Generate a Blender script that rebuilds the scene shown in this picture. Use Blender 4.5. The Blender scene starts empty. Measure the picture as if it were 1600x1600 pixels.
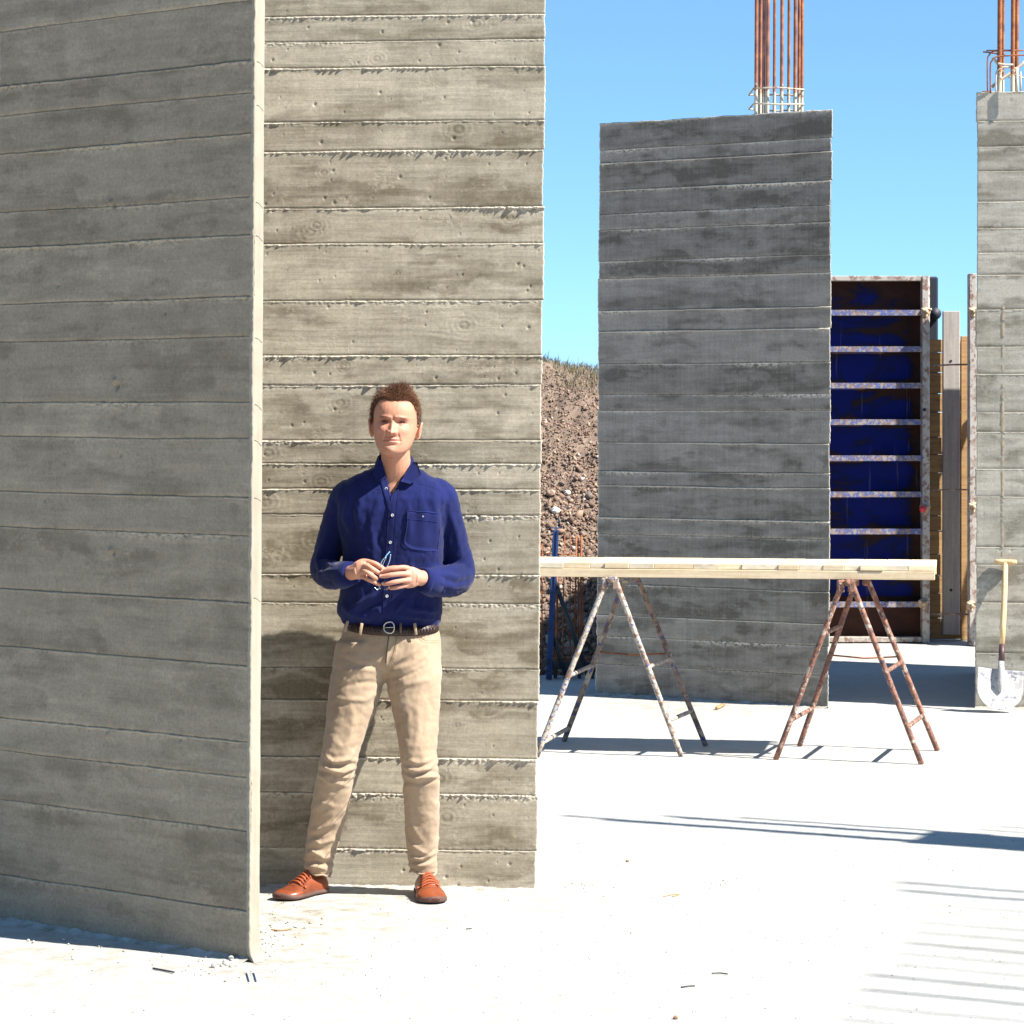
import bpy, bmesh, math, random
import numpy as np
from mathutils import Vector, Matrix
from mathutils.bvhtree import BVHTree

scene = bpy.context.scene
COL = scene.collection
# ------------------------------------------------------------------ camera
EYE = 1.69
FPX = 4500.0            # focal length in 1600-px picture units
HOR = 643.0             # eye-level row
cam_d = bpy.data.cameras.new("camera")
cam = bpy.data.objects.new("camera", cam_d)
COL.objects.link(cam)
cam.location = (0, 0, EYE)
cam.rotation_euler = (math.radians(90), 0, 0)
cam_d.sensor_width = 36.0
cam_d.sensor_fit = 'HORIZONTAL'
cam_d.lens = FPX / 1600.0 * 36.0
cam_d.shift_y = -(800.0 - HOR) / 1600.0
cam_d.clip_start = 0.1
cam_d.clip_end = 3000
scene.camera = cam
# ------------------------------------------------------------------ light
L = Vector((-0.77, 0.385, -0.90)).normalized()      # direction sunlight travels
sun_el = math.asin(-L.z)
sun_az = math.atan2(-L.x, -L.y)
world = bpy.data.worlds.new("World")
scene.world = world
world.use_nodes = True
wn = world.node_tree
for n in list(wn.nodes): wn.nodes.remove(n)
sky = wn.nodes.new('ShaderNodeTexSky')
sky.sky_type = 'NISHITA'
sky.sun_disc = False
sky.sun_elevation = sun_el
sky.sun_rotation = sun_az
sky.altitude = 1500
sky.air_density = 0.42
sky.dust_density = 0.0
sky.ozone_density = 4.6
bg = wn.nodes.new('ShaderNodeBackground')
bg.inputs['Strength'].default_value = 0.122
wo = wn.nodes.new('ShaderNodeOutputWorld')
gam = wn.nodes.new('ShaderNodeGamma'); gam.inputs[1].default_value = 0.6
tin = wn.nodes.new('ShaderNodeMix'); tin.data_type = 'RGBA'; tin.blend_type = 'MULTIPLY'; tin.inputs[0].default_value = 1.0
tin.inputs[7].default_value = (0.86, 1.27, 1.50, 1)
wn.links.new(sky.outputs[0], gam.inputs[0]); wn.links.new(gam.outputs[0], tin.inputs[6])
wn.links.new(tin.outputs[2], bg.inputs[0])
wn.links.new(bg.outputs[0], wo.inputs[0])
sun_d = bpy.data.lights.new("sun", 'SUN')
sun_d.energy = 5.0
sun_d.angle = math.radians(0.53)
sun_d.color = (1.0, 0.955, 0.88)
sun = bpy.data.objects.new("sun", sun_d)
COL.objects.link(sun)
sun.rotation_euler = L.to_track_quat('-Z', 'Y').to_euler()
sun.location = (6, -4, 9)
vs = scene.view_settings
vs.view_transform = 'Standard'
vs.look = 'None'
vs.gamma = 1.0
vs.use_curve_mapping = False
vs.exposure = 1.36
try:
    scene.cycles.max_bounces = 8
except Exception:
    pass

# ------------------------------------------------------------------ helpers
def P(x, y, d):
    """world point seen at picture position x,y (1600 grid) when it stands d metres out"""
    return Vector(((x - 800.0) / FPX * d, d, EYE - (y - HOR) / FPX * d))
def gd(y):
    return FPX * EYE / (y - HOR)

def tag(o, label=None, cat=None, group=None, kind=None):
    if label: o['label'] = label
    if cat: o['category'] = cat
    if group: o['group'] = group
    if kind: o['kind'] = kind
    return o

def thing(name, loc, label, cat, group=None):
    o = bpy.data.objects.new(name, None)
    o.empty_display_size = 0.1
    o.location = loc
    COL.objects.link(o)
    return tag(o, label, cat, group)

def wloc(p):
    v = Vector((0, 0, 0))
    while p is not None:
        v = v + p.location
        p = p.parent
    return v

def mesh_np(name, verts, faces, mat=None, parent=None, smooth=True, attrs=None, colattr=None):
    """verts Nx3 in world space; faces list or array of quads/tris"""
    verts = np.asarray(verts, dtype=np.float64).reshape(-1, 3).copy()
    me = bpy.data.meshes.new(name)
    o = bpy.data.objects.new(name, me)
    if parent is not None:
        wl = wloc(parent)
        verts -= np.array(wl)
    if isinstance(faces, np.ndarray):
        nf, k = faces.shape
        me.vertices.add(len(verts)); me.vertices.foreach_set('co', verts.ravel())
        me.loops.add(nf * k); me.loops.foreach_set('vertex_index', faces.astype(np.int32).ravel())
        me.polygons.add(nf)
        me.polygons.foreach_set('loop_start', np.arange(0, nf * k, k, dtype=np.int32))
        me.update(calc_edges=True)
    else:
        me.from_pydata([tuple(v) for v in verts], [], [tuple(int(i) for i in f) for f in faces])
    if smooth:
        me.polygons.foreach_set('use_smooth', np.ones(len(me.polygons), dtype=bool))
    if attrs:
        for k, a in attrs.items():
            at = me.attributes.new(k, 'FLOAT', 'POINT')
            at.data.foreach_set('value', np.asarray(a, dtype=np.float32))
    if colattr is not None:
        at = me.attributes.new('tint', 'FLOAT_COLOR', 'POINT')
        c = np.ones((len(verts), 4), dtype=np.float32); c[:, :3] = colattr
        at.data.foreach_set('color', c.ravel())
    me.validate()
    if mat: me.materials.append(mat)
    COL.objects.link(o)
    if parent is not None: o.parent = parent
    return o

class MB:
    """collects shapes into one mesh"""
    def __init__(s): s.v = []; s.f = []
    def add(s, V, F):
        o = len(s.v)
        s.v += [tuple(p) for p in V]
        s.f += [tuple(i + o for i in f) for f in F]
        return s
    def box(s, c, sx, sy, sz, u=(1, 0, 0), v=(0, 1, 0), bev=0.0):
        u = Vector(u).normalized(); v = Vector(v); w = u.cross(v).normalized(); v = w.cross(u).normalized()
        c = Vector(c)
        if bev <= 0:
            V = [c + u * (sx / 2 * a) + v * (sy / 2 * b) + w * (sz / 2 * d) for a in (-1, 1) for b in (-1, 1) for d in (-1, 1)]
            F = [(0, 1, 3, 2), (4, 6, 7, 5), (0, 4, 5, 1), (2, 3, 7, 6), (0, 2, 6, 4), (1, 5, 7, 3)]
            return s.add(V, F)
        bm = bmesh.new()
        bmesh.ops.create_cube(bm, size=1)
        for q in bm.verts:
            q.co = Vector((q.co.x * sx, q.co.y * sy, q.co.z * sz))
        bmesh.ops.bevel(bm, geom=bm.edges[:], offset=bev, segments=1, affect='EDGES')
        V = [c + u * q.co.x + v * q.co.y + w * q.co.z for q in bm.verts]
        bm.verts.index_update()
        F = [[q.index for q in f.verts] for f in bm.faces]
        bm.free()
        return s.add(V, F)
    def tube(s, pts, r, n=8, caps=True):
        V, F = tube_vf(pts, r, n, caps)
        return s.add(V, F)
    def build(s, name, mat, parent=None, smooth=False):
        o = mesh_np(name, s.v, s.f, mat, parent, smooth)
        return o

def tube_vf(pts, r, n=8, caps=True, squash=None):
    pts = [Vector(p) for p in pts]
    if not hasattr(r, '__len__'): r = [r] * len(pts)
    V = []; F = []
    up = None
    for i, p in enumerate(pts):
        a = pts[max(i - 1, 0)]; b = pts[min(i + 1, len(pts) - 1)]
        t = (b - a).normalized()
        if up is None:
            up = Vector((0, 0, 1)) if abs(t.z) < 0.9 else Vector((0, 1, 0))
        x = t.cross(up)
        if x.length < 1e-5: x = t.cross(Vector((1, 0, 0)))
        x.normalize(); y = x.cross(t).normalized(); up = y
        for k in range(n):
            an = 2 * math.pi * k / n
            V.append(p + x * (math.cos(an) * r[i]) + y * (math.sin(an) * r[i]))
    for i in range(len(pts) - 1):
        for k in range(n):
            F.append((i * n + k, i * n + (k + 1) % n, (i + 1) * n + (k + 1) % n, (i + 1) * n + k))
    if caps:
        F.append(tuple(range(n - 1, -1, -1)))
        F.append(tuple((len(pts) - 1) * n + k for k in range(n)))
    return V, F

def spline(pts, m):
    """Catmull-Rom through pts, m samples per span; pts are tuples of any length"""
    A = np.array(pts, dtype=float)
    A = np.vstack([2 * A[0] - A[1], A, 2 * A[-1] - A[-2]])
    out = []
    for i in range(1, len(A) - 2):
        for k in range(m):
            t = k / m
            out.append(0.5 * ((2 * A[i]) + (-A[i-1] + A[i+1]) * t + (2*A[i-1] - 5*A[i] + 4*A[i+1] - A[i+2]) * t*t + (-A[i-1] + 3*A[i] - 3*A[i+1] + A[i+2]) * t**3))
    out.append(A[-2])
    return np.array(out)

def _h(ix, iy, seed):
    n = (ix.astype(np.int64) * 374761393 + iy.astype(np.int64) * 668265263 + seed * 974634777) & 0x7fffffff
    n = ((n ^ (n >> 13)) * 1274126177) & 0x7fffffff
    n = ((n ^ (n >> 16)) * 668265263) & 0x7fffffff
    return ((n >> 7) & 0xffff) / 65535.0
def vn(x, y, seed=0):
    """gradient noise, 0..1"""
    x = np.asarray(x, float); y = np.asarray(y, float) + np.zeros_like(x)
    x, y = x * 0.88 + y * 0.05 + 0.37, y * 0.93 + x * 0.011 + 0.61
    ix = np.floor(x); iy = np.floor(y)
    fx = x - ix; fy = y - iy
    u = fx ** 3 * (fx * (fx * 6 - 15) + 10); v = fy ** 3 * (fy * (fy * 6 - 15) + 10)
    def g(i, j):
        a = _h(ix + i, iy + j, seed) * 6.2832
        return np.cos(a) * (fx - i) + np.sin(a) * (fy - j)
    r = (g(0, 0) * (1 - u) + g(1, 0) * u) * (1 - v) + (g(0, 1) * (1 - u) + g(1, 1) * u) * v
    return np.clip(0.5 + r * 0.78, 0, 1)
def fbm(x, y, seed=0, o=4):
    s = 0; a = 0.5; t = 0
    for k in range(o):
        s = s + a * vn(x * 2**k, np.asarray(y) * 2**k, seed + k * 17); t += a; a *= 0.5
    return s / t

# ------------------------------------------------------------------ materials
def new_mat(name):
    m = bpy.data.materials.new(name); m.use_nodes = True
    nt = m.node_tree
    b = nt.nodes['Principled BSDF']
    return m, nt, b
def nd(nt, t, **kw):
    n = nt.nodes.new(t)
    for k, v in kw.items(): setattr(n, k, v)
    return n
def lk(nt, a, b): nt.links.new(a, b)
def noise(nt, coord, scale, detail=4, rough=0.55, mapscale=None, dist=0.0):
    if mapscale is not None:
        mp = nd(nt, 'ShaderNodeMapping'); mp.inputs['Scale'].default_value = mapscale
        lk(nt, coord, mp.inputs['Vector']); coord = mp.outputs[0]
    n = nd(nt, 'ShaderNodeTexNoise')
    n.inputs['Scale'].default_value = scale; n.inputs['Detail'].default_value = detail
    n.inputs['Roughness'].default_value = rough; n.inputs['Distortion'].default_value = dist
    lk(nt, coord, n.inputs['Vector'])
    return n.outputs['Fac']
def ramp(nt, fac, stops, interp='LINEAR'):
    r = nd(nt, 'ShaderNodeValToRGB')
    r.color_ramp.interpolation = interp
    el = r.color_ramp.elements
    while len(el) > 1: el.remove(el[-1])
    for i, (p, c) in enumerate(stops):
        if not hasattr(c, '__len__'): c = (c, c, c)
        if i == 0:
            el[0].position = p; el[0].color = (*c[:3], 1)
        else:
            e = el.new(p); e.color = (*c[:3], 1)
    lk(nt, fac, r.inputs[0])
    return r.outputs['Color']
def mix(nt, fac, a, b, mode='MIX'):
    n = nd(nt, 'ShaderNodeMix', data_type='RGBA', blend_type=mode)
    for s, v in ((n.inputs[0], fac), (n.inputs[6], a), (n.inputs[7], b)):
        if hasattr(v, 'is_output') or isinstance(v, bpy.types.NodeSocket): lk(nt, v, s)
        elif hasattr(v, '__len__'): s.default_value = (*v[:3], 1)
        else: s.default_value = v
    return n.outputs[2]
def mth(nt, op, a, b=0.0, clamp=False):
    n = nd(nt, 'ShaderNodeMath', operation=op); n.use_clamp = clamp
    for s, v in ((n.inputs[0], a), (n.inputs[1], b)):
        if isinstance(v, bpy.types.NodeSocket): lk(nt, v, s)
        else: s.default_value = v
    return n.outputs[0]
def attr(nt, name, col=False):
    a = nd(nt, 'ShaderNodeAttribute'); a.attribute_name = name
    return a.outputs['Color'] if col else a.outputs['Fac']
def bump(nt, b, h, strength=0.3, dist=0.01):
    n = nd(nt, 'ShaderNodeBump'); n.inputs['Strength'].default_value = strength; n.inputs['Distance'].default_value = dist
    lk(nt, h, n.inputs['Height']); lk(nt, n.outputs[0], b.inputs['Normal'])
def objc(nt):
    return nd(nt, 'ShaderNodeTexCoord').outputs['Object']

def simple(name, col, rough=0.7, metal=0.0, var=0.12, scale=30, bmp=0.0, spec=0.5):
    m, nt, b = new_mat(name)
    c = objc(nt)
    f = noise(nt, c, scale, 5)
    lo = [max(0, k * (1 - var)) for k in col]; hi = [k * (1 + var) for k in col]
    lk(nt, ramp(nt, f, [(0.3, lo), (0.7, hi)]), b.inputs['Base Color'])
    b.inputs['Roughness'].default_value = rough; b.inputs['Metallic'].default_value = metal
    b.inputs['Specular IOR Level'].default_value = spec
    if bmp: bump(nt, b, f, bmp, 0.005)
    return m

def concrete(name, light, dark, fin, stk=0.2, stain=None):
    """board-marked concrete; tone / fin attributes come from the cast geometry"""
    m, nt, b = new_mat(name)
    c = objc(nt)
    info = nd(nt, 'ShaderNodeObjectInfo')
    ton = attr(nt, 'tone')
    fine = noise(nt, c, 9, 8, 0.65)
    speck = noise(nt, c, 180, 3, 0.6)
    streak = noise(nt, c, 1.0, 3, 0.6, (95, 95, 1.2))
    grainy = noise(nt, c, 1.0, 4, 0.6, (5, 5, 190))
    t = mth(nt, 'ADD', ton, mth(nt, 'MULTIPLY', mth(nt, 'SUBTRACT', fine, 0.5), 0.75))
    t = mth(nt, 'ADD', t, mth(nt, 'MULTIPLY', mth(nt, 'SUBTRACT', grainy, 0.5), 0.32))
    t = mth(nt, 'ADD', t, mth(nt, 'MULTIPLY', mth(nt, 'SUBTRACT', streak, 0.5), stk))
    col = ramp(nt, t, [(0.1, dark), (0.42, [a*0.55+b_*0.45 for a, b_ in zip(dark, light)]), (0.85, light), (1.0, [min(1, k*1.15) for k in light])])
    pale = ramp(nt, noise(nt, c, 2.3, 6, 0.7, dist=1.2), [(0.58, 0.0), (0.74, 1.0)])
    col = mix(nt, mth(nt, 'MULTIPLY', pale, 0.32), col, [min(1, k * 1.25) for k in light])
    sp = ramp(nt, speck, [(0.27, 0.55), (0.38, 1.0)])
    col = mix(nt, 0.6, col, sp, 'MULTIPLY')
    pore = ramp(nt, noise(nt, c, 420, 1, 0.5), [(0.22, 0.35), (0.27, 1.0)])
    col = mix(nt, 0.55, col, pore, 'MULTIPLY')
    sand = ramp(nt, noise(nt, c, 95, 6, 0.75), [(0.30, 0.78), (0.70, 1.18)])
    col = mix(nt, 1.0, col, sand, 'MULTIPLY')
    crust = mth(nt, 'MULTIPLY', ramp(nt, noise(nt, c, 5.0, 7, 0.75, (1, 1, 2.0)), [(0.56, 0.0), (0.63, 1.0)]), ramp(nt, noise(nt, c, 60, 5, 0.7), [(0.42, 0.0), (0.58, 1.0)]))
    col = mix(nt, mth(nt, 'MULTIPLY', crust, 0.40), col, [min(1, k * 1.35) for k in light])
    if stain:
        sm = ramp(nt, noise(nt, c, 1.7, 4, 0.6, (1, 1, 1)), [(0.60, 0.0), (0.72, 1.0)])
        col = mix(nt, mth(nt, 'MULTIPLY', sm, 0.35), col, stain)
    col = mix(nt, attr(nt, 'fin'), col, fin)
    lk(nt, col, b.inputs['Base Color'])
    b.inputs['Roughness'].default_value = 0.92
    b.inputs['Specular IOR Level'].default_value = 0.25
    hgt = mth(nt, 'ADD', mth(nt, 'MULTIPLY', speck, 0.5), mth(nt, 'ADD', mth(nt, 'MULTIPLY', grainy, 0.8), mth(nt, 'MULTIPLY', streak, 0.25)))
    hgt = mth(nt, 'ADD', hgt, mth(nt, 'MULTIPLY', crust, 0.8)); bump(nt, b, hgt, 0.30, 0.0022)
    return m

M = {}
M['conc_lit'] = concrete('board_marked_concrete_warm', (0.365, 0.322, 0.245), (0.168, 0.140, 0.095), (0.60, 0.55, 0.46), 0.16, stain=(0.36, 0.30, 0.16))
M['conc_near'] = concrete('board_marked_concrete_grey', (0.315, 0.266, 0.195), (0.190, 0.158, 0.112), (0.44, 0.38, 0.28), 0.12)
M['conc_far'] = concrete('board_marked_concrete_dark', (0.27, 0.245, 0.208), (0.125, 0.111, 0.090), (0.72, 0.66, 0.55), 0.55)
M['conc_right'] = concrete('board_marked_concrete_pale', (0.37, 0.345, 0.285), (0.20, 0.18, 0.14), (0.45, 0.41, 0.34), 0.2)

# chamfer: smooth pale cement arris
def m_edge():
    m, nt, b = new_mat('smooth_cement_arris'); c = objc(nt)
    f = noise(nt, c, 14, 6, 0.6)
    lines = noise(nt, c, 1.0, 3, 0.5, (60, 60, 2))
    col = ramp(nt, mth(nt, 'ADD', mth(nt, 'MULTIPLY', f, 0.5), mth(nt, 'MULTIPLY', lines, 0.5)), [(0.3, (0.255, 0.225, 0.17)), (0.6, (0.33, 0.295, 0.23))])
    lk(nt, col, b.inputs['Base Color']); b.inputs['Roughness'].default_value = 0.85
    bump(nt, b, f, 0.2, 0.002)
    return m
M['edge'] = m_edge()

def m_slab():
    m, nt, b = new_mat('white_cement_slab'); c = objc(nt)
    big = noise(nt, c, 0.7, 6, 0.6)
    mid = noise(nt, c, 7, 6, 0.65)
    fine = noise(nt, c, 70, 4, 0.6)
    drk = noise(nt, c, 210, 2, 0.5)
    t = mth(nt, 'ADD', mth(nt, 'MULTIPLY', big, 0.6), mth(nt, 'MULTIPLY', mid, 0.4))
    col = ramp(nt, t, [(0.30, (0.345, 0.332, 0.30)), (0.5, (0.42, 0.41, 0.382)), (0.7, (0.455, 0.447, 0.42))])
    col = mix(nt, 0.35, col, ramp(nt, fine, [(0.3, 0.6), (0.5, 1.0)]), 'MULTIPLY')
    dust = mth(nt, 'MULTIPLY', ramp(nt, noise(nt, c, 11, 7, 0.7), [(0.42, 0.0), (0.64, 1.0)]), attr(nt, 'dirt'))
    col = mix(nt, dust, col, (0.22, 0.19, 0.135))
    spots = mth(nt, 'MULTIPLY', ramp(nt, drk, [(0.27, 1.0), (0.31, 0.0)]), ramp(nt, noise(nt, c, 3.1, 4), [(0.44, 0.0), (0.62, 1.0)]))
    col = mix(nt, mth(nt, 'MULTIPLY', spots, 0.8), col, (0.16, 0.14, 0.11))
    lk(nt, col, b.inputs['Base Color']); b.inputs['Roughness'].default_value = 0.95
    b.inputs['Specular IOR Level'].default_value = 0.2
    bump(nt, b, mth(nt, 'ADD', mth(nt, 'MULTIPLY', mid, 0.7), mth(nt, 'MULTIPLY', fine, 0.3)), 0.45, 0.012)
    return m
M['slab'] = m_slab()
def m_soil():
    m, nt, b = new_mat('reddish_soil'); c = objc(nt)
    f = noise(nt, c, 6, 8, 0.7)
    col = ramp(nt, f, [(0.3, (0.09, 0.062, 0.045)), (0.5, (0.17, 0.122, 0.092)), (0.7, (0.25, 0.185, 0.14))])
    lk(nt, col, b.inputs['Base Color']); b.inputs['Roughness'].default_value = 1.0
    bump(nt, b, f, 0.8, 0.05)
    return m
M['soil'] = m_soil()
def m_tint(name, rough=0.9, scale=60, var=0.25):
    m, nt, b = new_mat(name); c = objc(nt)
    f = noise(nt, c, scale, 4, 0.6)
    col = mix(nt, 1.0, attr(nt, 'tint', True), ramp(nt, f, [(0.3, 1 - var), (0.7, 1 + var * 0.6)]), 'MULTIPLY')
    lk(nt, col, b.inputs['Base Color']); b.inputs['Roughness'].default_value = rough
    bump(nt, b, f, 0.3, 0.005)
    return m
M['stones'] = m_tint('rubble_stone')
def m_rust(coat):
    m, nt, b = new_mat('rusty_steel_' + ('coated' if coat else 'bare')); c = objc(nt)
    f = noise(nt, c, 16, 5, 0.6)
    col = ramp(nt, f, [(0.3, (0.10, 0.035, 0.02)), (0.5, (0.26, 0.085, 0.03)), (0.72, (0.42, 0.16, 0.05))])
    if coat:
        g = noise(nt, c, 34, 5, 0.65)
        h = mth(nt, 'ADD', g, mth(nt, 'MULTIPLY', mth(nt, 'SUBTRACT', attr(nt, 'coat'), 0.5), 0.9))
        col = mix(nt, ramp(nt, h, [(0.50, 0.0), (0.62, 1.0)]), col, (0.48, 0.43, 0.33))
    lk(nt, col, b.inputs['Base Color']); b.inputs['Roughness'].default_value = 0.8
    return m
M['rust'] = m_rust(True); M['rust_bare'] = m_rust(False)
def m_wood(name, light, dark, scale=(3, 3, 60), seed=0.0, rough=0.75, paint=None):
    m, nt, b = new_mat(name)
    tc = nd(nt, 'ShaderNodeTexCoord'); info = nd(nt, 'ShaderNodeObjectInfo')
    add = nd(nt, 'ShaderNodeVectorMath', operation='ADD')
    cmb = nd(nt, 'ShaderNodeCombineXYZ')
    lk(nt, mth(nt, 'MULTIPLY', info.outputs['Random'], 37.0), cmb.inputs[0]); lk(nt, mth(nt, 'MULTIPLY', info.outputs['Random'], 11.0), cmb.inputs[2])
    lk(nt, tc.outputs['Object'], add.inputs[0]); lk(nt, cmb.outputs[0], add.inputs[1])
    c = add.outputs[0]
    f = noise(nt, c, 1.0, 5, 0.6, scale, 0.8)
    f2 = noise(nt, c, 40, 4, 0.6)
    col = ramp(nt, f, [(0.3, dark), (0.6, light)])
    col = mix(nt, 0.3, col, ramp(nt, f2, [(0.3, 0.6), (0.6, 1.0)]), 'MULTIPLY')
    v = mth(nt, 'ADD', 0.82, mth(nt, 'MULTIPLY', info.outputs['Random'], 0.3))
    col = mix(nt, 1.0, col, v, 'MULTIPLY')
    lk(nt, col, b.inputs['Base Color']); b.inputs['Roughness'].default_value = rough
    bump(nt, b, f, 0.25, 0.002)
    return m
M['pine'] = m_wood('fresh_pine', (0.76, 0.62, 0.42), (0.62, 0.46, 0.27), (2.5, 2.5, 60))
M['plank_end'] = m_wood('cement_dusted_plank', (0.74, 0.64, 0.48), (0.55, 0.46, 0.33), (10, 10, 30))
M['tan'] = m_wood('formwork_timber', (0.50, 0.31, 0.14), (0.34, 0.19, 0.08), (3, 3, 40))
M['greyply'] = m_wood('weathered_grey_board', (0.42, 0.385, 0.35), (0.30, 0.27, 0.25), (30, 30, 2))
M['ash'] = m_wood('ash_handle', (0.66, 0.47, 0.25), (0.52, 0.34, 0.16), (30, 30, 3))
def m_paint(name, paint, chip, under, amt=0.5, scale=26, extra=None, ct=0.53):
    """chipped painted / cement-splashed steel"""
    m, nt, b = new_mat(name); c = objc(nt)
    f = noise(nt, c, scale, 5, 0.65); g = noise(nt, c, scale * 0.6, 5, 0.65, (1.3, 1.3, 1.0))
    f3 = noise(nt, c, scale * 1.7, 4, 0.6, (0.8, 1, 1.1))
    col = mix(nt, ramp(nt, f, [(amt - 0.02, 1.0), (amt + 0.03, 0.0)]), paint, under)
    col = mix(nt, ramp(nt, g, [(ct, 0.0), (ct + 0.04, 1.0)]), col, chip)
    if extra: col = mix(nt, ramp(nt, f3, [(0.58, 0.0), (0.61, 1.0)]), col, extra)
    lk(nt, col, b.inputs['Base Color']); b.inputs['Roughness'].default_value = 0.7
    bump(nt, b, f, 0.35, 0.003)
    return m
M['tr_white'] = m_paint('cement_splashed_trestle_tube', (0.44, 0.39, 0.32), (0.20, 0.11, 0.07), (0.26, 0.19, 0.13), 0.45, 46, (0.05, 0.09, 0.27))
M['tr_dark'] = m_paint('rusty_trestle_tube', (0.22, 0.15, 0.11), (0.34, 0.29, 0.22), (0.09, 0.06, 0.05), 0.46, 22, (0.04, 0.06, 0.20))
M['tr_red'] = m_paint('red_oxide_trestle_tube', (0.28, 0.125, 0.075), (0.44, 0.36, 0.29), (0.16, 0.075, 0.05), 0.50, 34, (0.05, 0.04, 0.06), 0.56)
def m_sheet():
    m, nt, b = new_mat('blue_form_sheet'); c = objc(nt)
    f = noise(nt, c, 3.2, 6, 0.65, (0.7, 1, 1.5), 0.8); g = noise(nt, c, 1.0, 4, 0.6, (20, 20, 1.2))
    ed = attr(nt, 'rim')
    t = mth(nt, 'ADD', f, mth(nt, 'MULTIPLY', ed, 0.34))
    col = ramp(nt, t, [(0.48, (0.004, 0.010, 0.125)), (0.57, (0.006, 0.010, 0.06)), (0.64, (0.030, 0.014, 0.012)), (0.85, (0.055, 0.022, 0.014))])
    col = mix(nt, mth(nt, 'MULTIPLY', ramp(nt, g, [(0.62, 0.0), (0.74, 1.0)]), 0.35), col, (0.30, 0.24, 0.18))
    lk(nt, col, b.inputs['Base Color']); b.inputs['Roughness'].default_value = 0.7; b.inputs['Specular IOR Level'].default_value = 0.15
    return m
M['sheet'] = m_sheet()
M['rail'] = m_paint('scuffed_blue_rail', (0.08, 0.11, 0.28), (0.30, 0.25, 0.22), (0.22, 0.14, 0.11), 0.48, 40, (0.30, 0.30, 0.36))
M['stile'] = m_paint('cement_coated_stile', (0.42, 0.385, 0.34), (0.32, 0.26, 0.22), (0.22, 0.13, 0.10), 0.45, 22)
M['navy'] = simple('dark_navy_steel', (0.012, 0.018, 0.032), 0.6)
M['nut'] = simple('cemented_wing_nut', (0.45, 0.33, 0.22), 0.7, 0.2, 0.35, 60, 0.3)
M['red'] = simple('red_plastic', (0.62, 0.03, 0.04), 0.45)
M['blue_prop'] = m_paint('blue_painted_prop', (0.010, 0.045, 0.16), (0.01, 0.025, 0.08), (0.012, 0.018, 0.04), 0.40, 12)
M['dark_steel'] = simple('dark_steel_strut', (0.018, 0.026, 0.034), 0.45)
M['brown_steel'] = simple('brown_collar', (0.07, 0.035, 0.035), 0.5)
M['blade'] = m_paint('cement_caked_blade', (0.36, 0.35, 0.34), (0.24, 0.23, 0.25), (0.44, 0.43, 0.41), 0.48, 16, (0.18, 0.18, 0.21))
M['grass'] = m_tint('dry_grass', 0.8, 30, 0.2)
# ================================================================== SETTING
def sheet_grid(name, x0, x1, y0, y1, nx, ny, mat, zf=None, attrs=None, mask=None):
    xs = np.linspace(x0, x1, nx); ys = np.linspace(y0, y1, ny)
    X, Y = np.meshgrid(xs, ys, indexing='ij')
    Z = zf(X, Y) if zf else np.zeros_like(X)
    idx = np.arange(nx * ny).reshape(nx, ny)
    F = np.stack([idx[:-1, :-1], idx[1:, :-1], idx[1:, 1:], idx[:-1, 1:]], -1).reshape(-1, 4)
    V = np.stack([X, Y, Z], -1).reshape(-1, 3)
    at = {k: f(X, Y).ravel() for k, f in (attrs or {}).items()}
    return mesh_np(name, V, F, mat, None, True, at)

g = MB(); g.add([(-900, -900, -0.30), (900, -900, -0.30), (900, 1500, -0.30), (-900, 1500, -0.30)], [(0, 1, 2, 3)])
tag(g.build('ground', M['soil']), 'reddish soil of the building site beyond the slab', kind='structure')

def dirt_amount(X, Y):
    d = 0.12 + 0 * X
    for (px, py, r, a) in ((470, 1430, 0.55, 0.9), (560, 1400, 0.5, 0.7), (250, 1520, 0.8, 0.45), (420, 1500, 0.35, 0.9), (880, 1400, 0.5, 0.45),
                           (1100, 1100, 0.7, 0.8), (1060, 1090, 0.4, 0.9), (700, 1560, 0.9, 0.3), (130, 1500, .6, .6)):
        D = gd(py); cx = (px - 800) / FPX * D
        d = np.maximum(d, a * np.exp(-(((X - cx) / r) ** 2 + ((Y - D) / (r * 1.2)) ** 2)))
    return d
def slab_z(X, Y):
    z = 0.006 * (fbm(X * 3, Y * 3, 5) - 0.5) + 0.003 * (fbm(X * 22, Y * 22, 9) - 0.5)
    return z * np.clip((Y - 5) / 1.5, 0, 1) - 0.001
# fine sheet where the camera looks, coarse sheets round it, one object
def slab():
    xs = np.concatenate([np.linspace(-14, -2.6, 20), np.linspace(-2.5, 3.9, 330), np.linspace(4.0, 16, 20)])
    ys = np.concatenate([np.linspace(-8, 7.2, 20), np.linspace(7.3, 12.5, 330), np.linspace(12.55, 18.6, 140), np.linspace(18.7, 24, 60)])
    X, Y = np.meshgrid(xs, ys, indexing='ij')
    Z = slab_z(X, Y)
    nx, ny = X.shape
    idx = np.arange(nx * ny).reshape(nx, ny)
    F = np.stack([idx[:-1, :-1], idx[1:, :-1], idx[1:, 1:], idx[:-1, 1:]], -1).reshape(-1, 4)
    cx = X.ravel()[F].mean(1); cy = Y.ravel()[F].mean(1)
    keep = ~((cy > 18.45) & (cx < 1.45))
    F = F[keep]
    V = np.stack([X, Y, Z], -1).reshape(-1, 3)
    # front of slab edge
    o = mesh_np('slab', V, F, M['slab'], None, True, {'dirt': dirt_amount(X, Y).ravel()})
    return tag(o, 'dazzling white cement slab the pillars stand on', kind='structure')
slab()

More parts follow.
